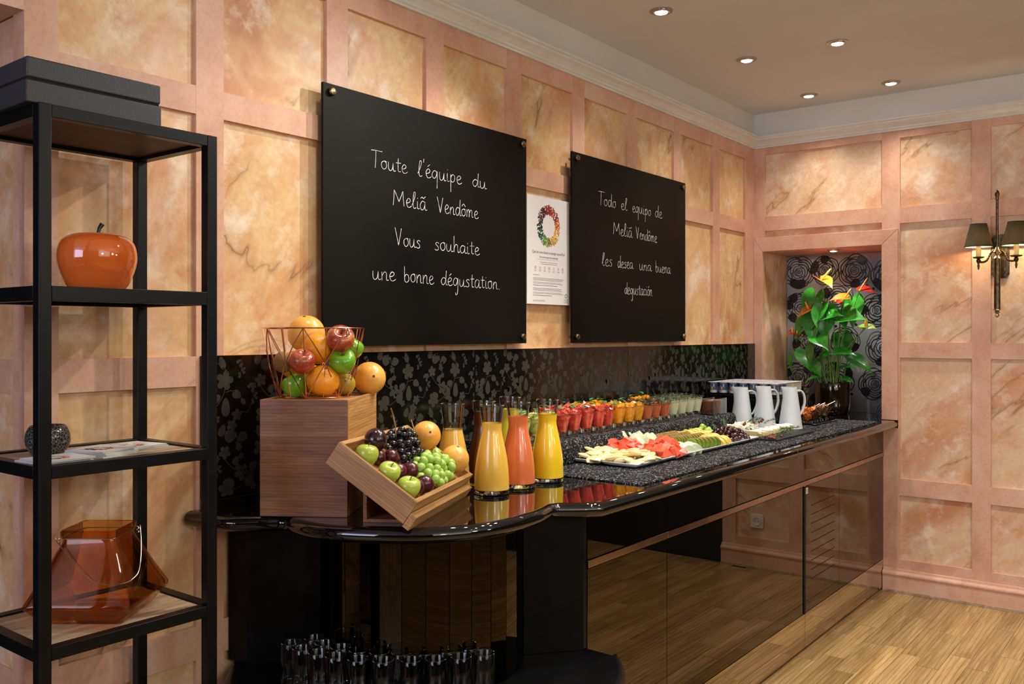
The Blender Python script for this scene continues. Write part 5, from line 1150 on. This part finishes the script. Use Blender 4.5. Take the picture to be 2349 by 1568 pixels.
for i in range(19):
    k = 0 if i < 7 else (2 if i < 11 else 1); first = i in (0, 7, 11); o = sps[k] if first else sps[k].copy()
    if not first: COL.objects.link(o)
    o.location = (.286, 3.895-.063+.0068*i, 1.0052); tag(o, '%s sachet, %s from the front in the acrylic box' % (('brown', 'cream', 'pink')[k], ORD[i]), 'sachet', 'sachets in the acrylic box')
mb = MB()
for i in range(5): mb.box((-.024, -.0030, .008+.011*i), (.024, -.00282, .015+.011*i))
# glass bowls on a black tray
gt = thing('serving_tray', 'small black tray carrying four square glass bowls', 'tray', (.518, 4.605, .9227)); MB().box((-.062, -.165, 0), (.062, .165, .008)).obj('tray_body', M['blacklac'], gt, bevel=.003); MB().box((-.05, -.15, .0082), (.05, .15, .0086)).obj('tray_surface', M['dark_mirror'], gt)
fill_m = [fm('dried_apricot', [(.3, S('c8600c')), (.7, S('ee9020'))], 60, .35, .3, 90, .6), F2['nut'], fm('chopped_nut', [(.3, S('6e3418')), (.7, S('a05c34'))], 90, .5, 0, 300, .6, 0), fm('golden_raisin', [(.3, S('84491c')), (.7, S('b4742e'))], 90, .4, .1, 300, .6, 0)]
nmz = ['dried apricots', 'dark brown nuts', 'chopped brown nuts', 'golden raisins']
for k in range(4):
    y = 4.485+.08*k; t = thing('glass_bowl', 'square glass bowl of %s on the black tray' % nmz[k], 'bowl', (.518, y, .9315))
    def q(h, z): return [(a, b, z) for a, b in rrect(h, h, .004, 2)]
    v, f = loft([q(.020, 0), q(.020, .006), q(.014, .010), q(.0365, .062), q(.0352, .0625), q(.0125, .014)]); MB().add(v, f).obj('glass', M['glass'] if 0 else M['solidglass'] if 0 else M['glass'], t, smooth=True, sharp=30)
    MB().add(*loft([q(.019, .0008), q(.0185, .0055), q(.0125, .0098)])).obj('thick_foot', M['solidglass'], t)
    mb = MB(); random.seed(k+50)
    for i in range(60):
        z = random.uniform(.02, .062); h = .010+(z-.012)/.05*.019; s_ = .012 if k == 0 else .008
        if k == 0 or z > .02: chunk(mb, (random.uniform(-h, h)*.85, random.uniform(-h, h)*.85, z+.008*(1 if z > .055 else 0)), s_*random.uniform(.8, 1.4))
    o = mb.obj('contents', fill_m[k], t); o['kind'] = 'stuff'
    if k in (0, 1, 3):
        tg = thing('serving_spoon', 'steel spoon standing in the bowl of %s' % nmz[k], 'spoon', (.518, y, .9315)); MB().tube([(-.006, -.006, .055), (.02, .03, .075), (.035, .075, .088)], [.003, .0022, .0035], 8).obj('handle', M['nickel'], tg, smooth=True); MB().ball((-.008, -.009, .05), (.007, .009, .003), 10, 6).obj('spoon_bowl', M['nickel'], tg, smooth=True)
# ------------------------------------------------------------------ anthurium in a pot
pt_ = thing('potted_anthurium', 'orange-flowered anthurium in a glossy black pot in the niche', 'plant', (.398, 5.235, .9146))
pg = plain('dark_bronze_glaze', (.035, .02, .006, 1), .09, .6, .3, 10, coat=.6)
MB().lathe([(.080, 0), (.088, .004), (.0945, .05), (.0965, .12), (.0975, .178), (.0965, .1805), (.0945, .178), (.092, .16), (.0001, .158)], 44, cap=False).obj('pot', pg, pt_, smooth=True, sharp=60)
mb = MB(); random.seed(3)
for i in range(90): a = random.uniform(0, 6.28); r = .085*math.sqrt(random.random()); chunk(mb, (r*cos(a), r*sin(a), .162+random.uniform(0, .010)), random.uniform(.008, .018))
o = mb.obj('bark_soil', plain('bark', '3a2818', .9, var=.4), pt_); o['kind'] = 'stuff'
LG = fruitmat('anthurium_leaf', [(.3, S('1f5f1c')), (.6, S('2f8a24')), (.85, S('4aa832'))], 30, .25, 60, .2, sss=0, coat=.3); LG.node_tree.nodes['Principled BSDF'].inputs['Transmission Weight'].default_value = 0
SP = {'o': fruitmat('orange_spathe', [(.3, S('d84a10')), (.7, S('ee6a1c'))], 20, .15, 90, .2, coat=.8), 'r': fruitmat('red_spathe', [(.3, S('9a1c14')), (.7, S('c23420'))], 20, .15, 90, .2, coat=.8), 'b': fruitmat('bronze_spathe', [(.3, S('a05a1c')), (.7, S('c47c2c'))], 20, .2, 90, .2, coat=.6), 'g': fruitmat('green_spathe', [(.3, S('6a9a28')), (.7, S('94b840'))], 20, .2, 90, .2, coat=.6)}
spx = fruitmat('spadix', [(.3, S('c87c14')), (.7, S('e8b440'))], 60, .5, 300, .6); stg = fruitmat('plant_stalk', [(.3, S('4f8a2c')), (.7, S('7a9a38'))], 20, .4)
def heart(L, Wd, curl=.25, fold=.25, tip=.15):
    out = []; n = 28
    for i in range(n):
        t_ = 2*pi*i/n; x = 16*sin(t_)**3; y = 13*cos(t_)-5*cos(2*t_)-2*cos(3*t_)-cos(4*t_); out.append((-(y-5)/22.0, x/16.0))
    # y: -17..12 ; tip at +1 along u, notch near 0
    v = []; f = []; S_ = (0.0, .3, .6, .85, 1.0)
    for s_ in S_[1:]:
        for u, w_ in out: uu = u*s_*1.0; ww = w_*s_; v.append((uu*L, ww*Wd/2, fold*abs(ww)*Wd/2-curl*L*uu*abs(uu)-tip*L*max(0, uu-.6)**2*2))
    v.append((0, 0, 0)); c = len(v)-1
    for k in range(len(S_)-2):
        for i in range(n): j = (i+1) % n; f.append((k*n+i, (k+1)*n+i, (k+1)*n+j, k*n+j))
    for i in range(n): f.append((c, i, (i+1) % n))
    m = len(v); v2 = [(a, b, c_-.0005) for a, b, c_ in v]; f2 = [tuple(m+i for i in reversed(q)) for q in f]
    rim = (len(S_)-2)*n; f3 = [(rim+i, m+rim+i, m+rim+(i+1) % n, rim+(i+1) % n) for i in range(n)]
    return v+v2, f+f2+f3
PB = Vector((.398, 5.235, .9146))
def frame(d, nrm):
    d = Vector(d).normalized(); nrm = Vector(nrm); nrm = (nrm-d*nrm.dot(d)).normalized(); y = nrm.cross(d); return Matrix(((d.x, y.x, nrm.x, 0), (d.y, y.y, nrm.y, 0), (d.z, y.z, nrm.z, 0), (0, 0, 0, 1)))
random.seed(77)
def stem(p, name='stalk', r=.0022):
    p = Vector(p)-PB; a = random.uniform(0, 6.28); b = Vector((.03*cos(a)+.15*p.x, .03*sin(a), .158)); mid = b.lerp(p, .55)+Vector((-.12*p.x, 0, .03)); MB().tube(smoothline([b, b.lerp(mid, .5)+Vector((0, 0, .01)), mid, p], 5), [r*1.2]*8+[r]*8, 6).obj(name, stg, pt_, smooth=True)
def leaf(p, d, nrm, L, Wd, mat=None, spad=None, name='leaf', curl=.25, fold=.3):
    v, f = heart(L, Wd, curl, fold); Mx = T(Vector(p)-PB) @ frame(d, nrm); o = MB().add(v, f, 0, Mx).obj(name, mat or LG, pt_, smooth=True, sharp=70); stem(p, 'flower_stalk' if spad else 'leaf_stalk', .0024)
    if spad: q = Vector(p)-PB; e = q+Vector(spad); MB().tube([q, q.lerp(e, .3), q.lerp(e, .85), e], [.0045, .0058, .0045, .0025], 8).obj('spadix', spx, pt_, smooth=True)
# flowers  (position, tip direction, surface normal, length, width)
leaf((.345, 5.20, 1.690), (.75, -.35, -.42), (.35, -.25, .9), .105, .115, SP['o'], (.055, .0, .062), 'spathe', .1, .35)
leaf((.548, 5.24, 1.620), (.95, -.2, -.05), (.1, -.3, .9), .100, .11, SP['r'], (.045, .0, .075), 'spathe', .1, .35)
leaf((.488, 5.17, 1.582), (-.8, -.5, -.05), (0, -.45, .9), .090, .10, SP['o'], (.035, 0, .05), 'spathe', .15, .2)
leaf((.415, 5.22, 1.560), (.75, -.6, -.1), (.1, -.2, .95), .075, .09, SP['r'], (.02, .01, .03), 'spathe', .1, .35)
leaf((.285, 5.16, 1.518), (-.8, -.3, -.5), (-.4, -.6, .7), .090, .09, SP['b'], (-.02, .0, .045), 'spathe', .15, .2)
leaf((.180, 5.18, 1.385), (-.7, -.3, -.3), (-.2, -.6, .7), .045, .05, SP['r'], (.0, .0, .03), 'spathe', .2, .3)
leaf((.205, 5.19, 1.378), (.6, -.3, -.2), (.2, -.6, .7), .040, .045, SP['r'], (.0, .0, .02), 'spathe', .2, .3)
leaf((.600, 5.20, 1.415), (.8, -.3, -.05), (0, -.5, .85), .065, .06, SP['g'], (.0, .0, .05), 'spathe', .1, .2)
leaf((.590, 5.205, 1.417), (-.8, -.3, .0), (0, -.4, .9), .06, .06, SP['g'], (.0, .0, .04), 'spathe', .2, .2)
# leaves
for p, d, nn_, L, Wd in (((.300, 5.22, 1.590), (-.25, -.35, -.9), (-.2, -.9, .3), .17, .15), ((.335, 5.18, 1.520), (-.45, -.3, -.85), (-.3, -.9, .3), .19, .15), ((.375, 5.17, 1.500), (.05, -.3, -1), (.3, -.9, .2), .17, .15), ((.255, 5.20, 1.455), (-.5, -.3, -.8), (-.4, -.8, .4), .14, .12),
                        ((.310, 5.16, 1.460), (.0, -.3, -1), (-.2, -.9, .2), .16, .12), ((.455, 5.20, 1.505), (.3, -.5, -.5), (.0, -.6, .8), .13, .13), ((.490, 5.16, 1.470), (.7, -.3, .05), (.2, -.7, .7), .14, .14), ((.395, 5.15, 1.475), (.8, -.3, .2), (-.2, -.6, .8), .10, .10),
                        ((.500, 5.26, 1.560), (.1, -.2, -.9), (.3, -.9, .2), .16, .13), ((.350, 5.13, 1.352), (.5, -.5, -.3), (-.1, -.6, .8), .12, .11), ((.450, 5.15, 1.270), (.9, -.3, .1), (0, -.5, .85), .12, .09), ((.395, 5.16, 1.255), (-.8, -.4, -.1), (0, -.5, .85), .07, .07),
                        ((.250, 5.20, 1.270), (.2, -.3, -.5), (-.2, -.7, .6), .13, .12), ((.175, 5.19, 1.240), (-.15, -.2, -1), (-.6, -.7, .1), .10, .06), ((.310, 5.17, 1.190), (.5, -.4, -.4), (-.1, -.6, .8), .09, .08), ((.480, 5.16, 1.185), (.9, -.2, .2), (0, -.4, .9), .10, .05),
                        ((.530, 5.22, 1.230), (.8, -.2, -.4), (.2, -.6, .7), .13, .09), ((.440, 5.27, 1.350), (.3, -.2, -.9), (.2, -.9, .3), .14, .12), ((.350, 5.15, 1.135), (-.8, -.4, -.2), (0, -.5, .85), .09, .05), ((.480, 5.18, 1.120), (.8, -.3, -.1), (0, -.5, .85), .07, .05)):
    leaf(p, d, nn_, L, Wd)
# ------------------------------------------------------------------ sconce
scn = thing('wall_sconce', 'antique brass two-armed wall sconce with black fabric shades', 'wall lamp', (1.293, 5.05, 1.78)); yb = -.095
ant = plain('antique_bronze', (.14, .10, .05, 1), .35, 1, .3, 60); bri = plain('polished_brass_knop', (.55, .44, .27, 1), .25, 1, .1)
n8 = [(-.040, -.105), (-.028, -.125), (.028, -.125), (.040, -.105), (.040, .075), (.028, .095), (-.028, .095), (-.040, .075)]
for k, (s_, y0, y1) in enumerate(((1, -.006, -.0005), (.86, -.012, -.0062), (.66, -.018, -.0122))):
    v = [(x*s_, y0, z*(s_*.5+.5)) for x, z in n8]+[(x*s_, y1, z*(s_*.5+.5)) for x, z in n8]; MB().add(v, [tuple(range(8)), tuple(range(15, 7, -1))]+[(i, 8+i, 8+(i+1) % 8, (i+1) % 8) for i in range(8)]).obj('backplate', ant, scn, bevel=.001)
MB().tube([(0, -.018, .0), (0, yb, 0)], .008, 10).obj('wall_arm', ant, scn, smooth=True)
MB().lathe([(.0062, .035), (.0062, .255)], 12).obj('upper_rod', ant, scn, smooth=True, loc=(0, yb, 0)); MB().lathe([(.0062, .255), (.009, .262), (.007, .268), (.0115, .285), (.008, .298), (.002, .306), (0, .307)], 14).obj('finial', ant, scn, smooth=True, loc=(0, yb, 0))
MB().lathe([(.0001, -.032), (.018, -.031), (.014, -.024), (.008, -.016), (.014, -.008), (.020, 0), (.014, .008), (.009, .015), (.0065, .036)], 18).obj('knop', bri, scn, smooth=True, loc=(0, yb, 0))
MB().lathe([(.0145, -.285), (.0145, -.032)], 16).obj('lower_tube', ant, scn, smooth=True, loc=(0, yb, 0)); MB().lathe([(.0001, -.325), (.004, -.322), (.012, -.312), (.007, -.303), (.015, -.296), (.008, -.29), (.017, -.286), (.017, -.282)], 16).obj('finial', bri, scn, smooth=True, loc=(0, yb, 0))
t = NT('black_shade_fabric'); v = t.coord(); n1 = t.noise(v, 260, 3); wv = t.n.new('ShaderNodeTexWave'); wv.inputs['Scale'].default_value = 200; t.link(v, wv.inputs['Vector']); t.base(t.ramp(n1, [(.35, (.008, .008, .006, 1)), (.7, (.05, .045, .028, 1))])); t.set(Roughness=.8); t.b.inputs['Transmission Weight'].default_value = 0
tl = t.n.new('ShaderNodeBsdfTranslucent'); tl.inputs[0].default_value = (.075, .062, .03, 1); mxs = t.n.new('ShaderNodeMixShader'); mxs.inputs[0].default_value = .22; t.link(t.b.outputs[0], mxs.inputs[1]); t.link(tl.outputs[0], mxs.inputs[2]); t.link(mxs.outputs[0], t.n['Material Output'].inputs[0]); shm = t.mat
t = NT('white_shade_lining'); t.base((.8, .78, .68, 1)); tl = t.n.new('ShaderNodeBsdfTranslucent'); tl.inputs[0].default_value = (.8, .74, .55, 1); mxs = t.n.new('ShaderNodeMixShader'); mxs.inputs[0].default_value = .5; t.link(t.b.outputs[0], mxs.inputs[1]); t.link(tl.outputs[0], mxs.inputs[2]); t.link(mxs.outputs[0], t.n['Material Output'].inputs[0]); lin_ = t.mat; wax = plain('ivory_candle_sleeve', 'd8bf86', .5, var=.05)
for s_ in (-1, 1):
    X_ = .083*s_
    pts = smoothline([(.010*s_, yb, .012), (.028*s_, yb, -.004), (.045*s_, yb, -.038), (.066*s_, yb, -.047), (X_, yb, -.040)], 7); mb = MB().tube(pts, .0035, 7)
    for p in pts[4::2]: mb.ball(tuple(p), .0058, 8, 6)
    mb.obj('arm', ant, scn, smooth=True, sharp=60)
    MB().lathe([(.0001, -.085), (.003, -.082), (.006, -.065), (.004, -.055), (.0095, -.045), (.0105, -.036), (.006, -.030), (.024, -.026), (.028, -.020), (.026, -.0195), (.009, -.022)], 18).obj('drip_pan', ant, scn, smooth=True, loc=(X_, yb, 0))
    MB().lathe([(.0115, -.0215), (.0118, .012), (.0112, .034), (.009, .036)], 16).obj('candle_sleeve', wax, scn, smooth=True, loc=(X_, yb, 0))
    MB().lathe([(.006, .0362), (.014, .055), (.015, .068), (.009, .088), (.002, .104)], 14).obj('bulb', M['lampglass'], scn, smooth=True, loc=(X_, yb, 0))
    SHP = [(.0655, .030), (.038, .142)]
    MB().lathe(SHP, 32, cap=False).obj('lamp_shade', shm, scn, smooth=True, loc=(X_, yb, 0)); MB().lathe([(r-.0012, z) for r, z in SHP], 32, cap=False).obj('shade_lining', lin_, scn, smooth=True, loc=(X_, yb, 0))
    for (r, z) in SHP: MB().lathe([(r+.0004, z-.002), (r+.0006, z+.002), (r-.0016, z+.002), (r-.0016, z-.002), (r+.0004, z-.002)], 32, cap=False).obj('shade_trim', plain('black_ribbon', (.01, .01, .01, 1), .6), scn, smooth=True, loc=(X_, yb, 0))
    lamp('POINT', 'sconce_lamp', (X_, yb, .045), 5.5, (1, .74, .42), parent=scn, shadow_soft_size=.016)
# ------------------------------------------------------------------ recessed ceiling lights
alu = plain('brushed_nickel_ring', (.5, .46, .4, 1), .35, 1, .1); refl = plain('lamp_reflector', (.8, .8, .8, 1), .15, 1, .05)
dl = [(.391, 3.189, 'recessed ceiling light nearest the camera, alone at the top', (.45, 3.2)), (.403, 3.999, 'recessed ceiling light of the wall side row, middle one', (.35, 4.0)), (.82, 4.011, 'recessed ceiling light of the room side row, nearer one', (.75, 4.0)), (.411, 4.805, 'recessed ceiling light of the wall side row, nearest the corner', (.4, 4.75)), (.83, 4.821, 'recessed ceiling light of the room side row, nearest the right wall', (.85, 4.7))]
def downlight(x, y, z, label, e, tgt, s_=1, col=NEUT, group='recessed ceiling lights', cone=95):
    t = thing('ceiling_light', label, 'ceiling light', (x, y, z), (0, 0, 0), group)
    MB().lathe([(.046*s_, -.0005), (.046*s_, -.003), (.035*s_, -.005), (.033*s_, -.004), (.033*s_, -.0005)], 32, cap=False).obj('trim_ring', alu, t, smooth=True, sharp=40)
    MB().lathe([(.0328*s_, -.001), (.0328*s_, -.0065), (.029*s_, -.009), (.025*s_, -.006), (.0001, -.002)], 28, cap=False).obj('gimbal', refl, t, smooth=True, sharp=40)
    MB().lathe([(.0001, -.012), (.016*s_, -.0115), (.0245*s_, -.0085), (.0245*s_, -.0065)], 24, cap=False).obj('lamp', M['bulb'], t, smooth=True)
    lamp('SPOT', 'spot', (0, 0, -.02), e, col, aim((x, y, z-.02), tgt), t, spot_size=radians(cone), spot_blend=1, shadow_soft_size=.025*s_); return t
for x, y, lab, tg in dl: downlight(x, y, 2.6648, lab, 34 if y < 4.5 else 26, (tg[0], tg[1], 0), cone=110)
downlight(.426, 5.164, 1.8560, 'small spotlight in the top of the niche above the plant', 22, (.42, 5.26, 1.2), .8, (1, .93, .85), None, 110)
# ------------------------------------------------------------------ tumblers on the low platform
fr_ = [(.286, 1.449), (.333, 1.443), (.385, 1.447), (.438, 1.456), (.498, 1.476), (.552, 1.506), (.604, 1.549), (.646, 1.591), (.683, 1.640), (.714, 1.690)]
bk_ = [(.300, 1.508), (.350, 1.500), (.404, 1.505), (.453, 1.518), (.505, 1.540), (.551, 1.570), (.592, 1.606), (.627, 1.650), (.657, 1.700)]
# push the tumblers just far enough apart not to touch
P_ = [Vector(p) for p in fr_+bk_]
for it in range(60):
    for i in range(len(P_)):
        for j in range(i+1, len(P_)):
            d = P_[j]-P_[i]
            if d.length < .0535: c_ = (.0535-d.length)/2; d.normalize(); P_[i] -= d*c_; P_[j] += d*c_
tm = thing('tumbler', 'x', 'glass', (0, 0, 0)); r_ = .0262; Hh = .107
a = MB().lathe([(r_-.001, .015), (r_, .018), (r_, Hh-.001), (r_-.0007, Hh), (r_-.0015, Hh-.001), (r_-.0018, .017), (.018, .0145), (.0001, .0135)], 30, cap=False).obj('glass_wall', M['glass'], tm, smooth=True, sharp=60)
MB().tube([((r_-.0008)*cos(2*pi*i/30), (r_-.0008)*sin(2*pi*i/30), Hh) for i in range(30)], .0009, 5, closed=True).obj('rim', M['rimglass'], a, smooth=True); reg(a.children[0])
b = MB().lathe([(r_-.002, 0), (r_, .002), (r_, .0148), (.018, .0125), (.0001, .0120)], 30).obj('thick_base', M['solidglass'], tm, smooth=True, sharp=60); reg(a, b)
for i, p in enumerate(P_):
    o = tm if i == 0 else dup(tm); o.location = (p.x, p.y, .4923)
    o['label'] = 'upturned clear tumbler' if 0 else ('clear straight tumbler, %s from the left in the front row of the low platform' % ORD[i] if i < 10 else 'clear straight tumbler, %s from the left in the back row of the low platform' % ORD[i-10]); o['group'] = 'tumblers on the low platform'; o['category'] = 'glass'
# ------------------------------------------------------------------ wall socket (seen in the cabinet mirror)
so = thing('wall_socket', 'white wall socket low on the right wall, seen mirrored in the cabinets', 'socket', (1.446, 5.0639, .274), (pi/2, 0, 0)); swh = plain('white_plastic', 'e2ddd2', .35)
MB().prism(rrect(.04, .04, .006, 3), .0002, .009).obj('cover_plate', swh, so, bevel=.001)
MB().lathe([(.026, .0091), (.026, .0125), (.021, .0125), (.020, .0095), (.0001, .0094)], 24, cap=False).obj('round_inset', swh, so, smooth=True, sharp=40)
for s_ in (-1, 1): MB().lathe([(.0027, .0096), (.0001, .00965)], 10, cap=False).obj('contact_hole', M['void'], so, loc=(.0095*s_, 0, 0))
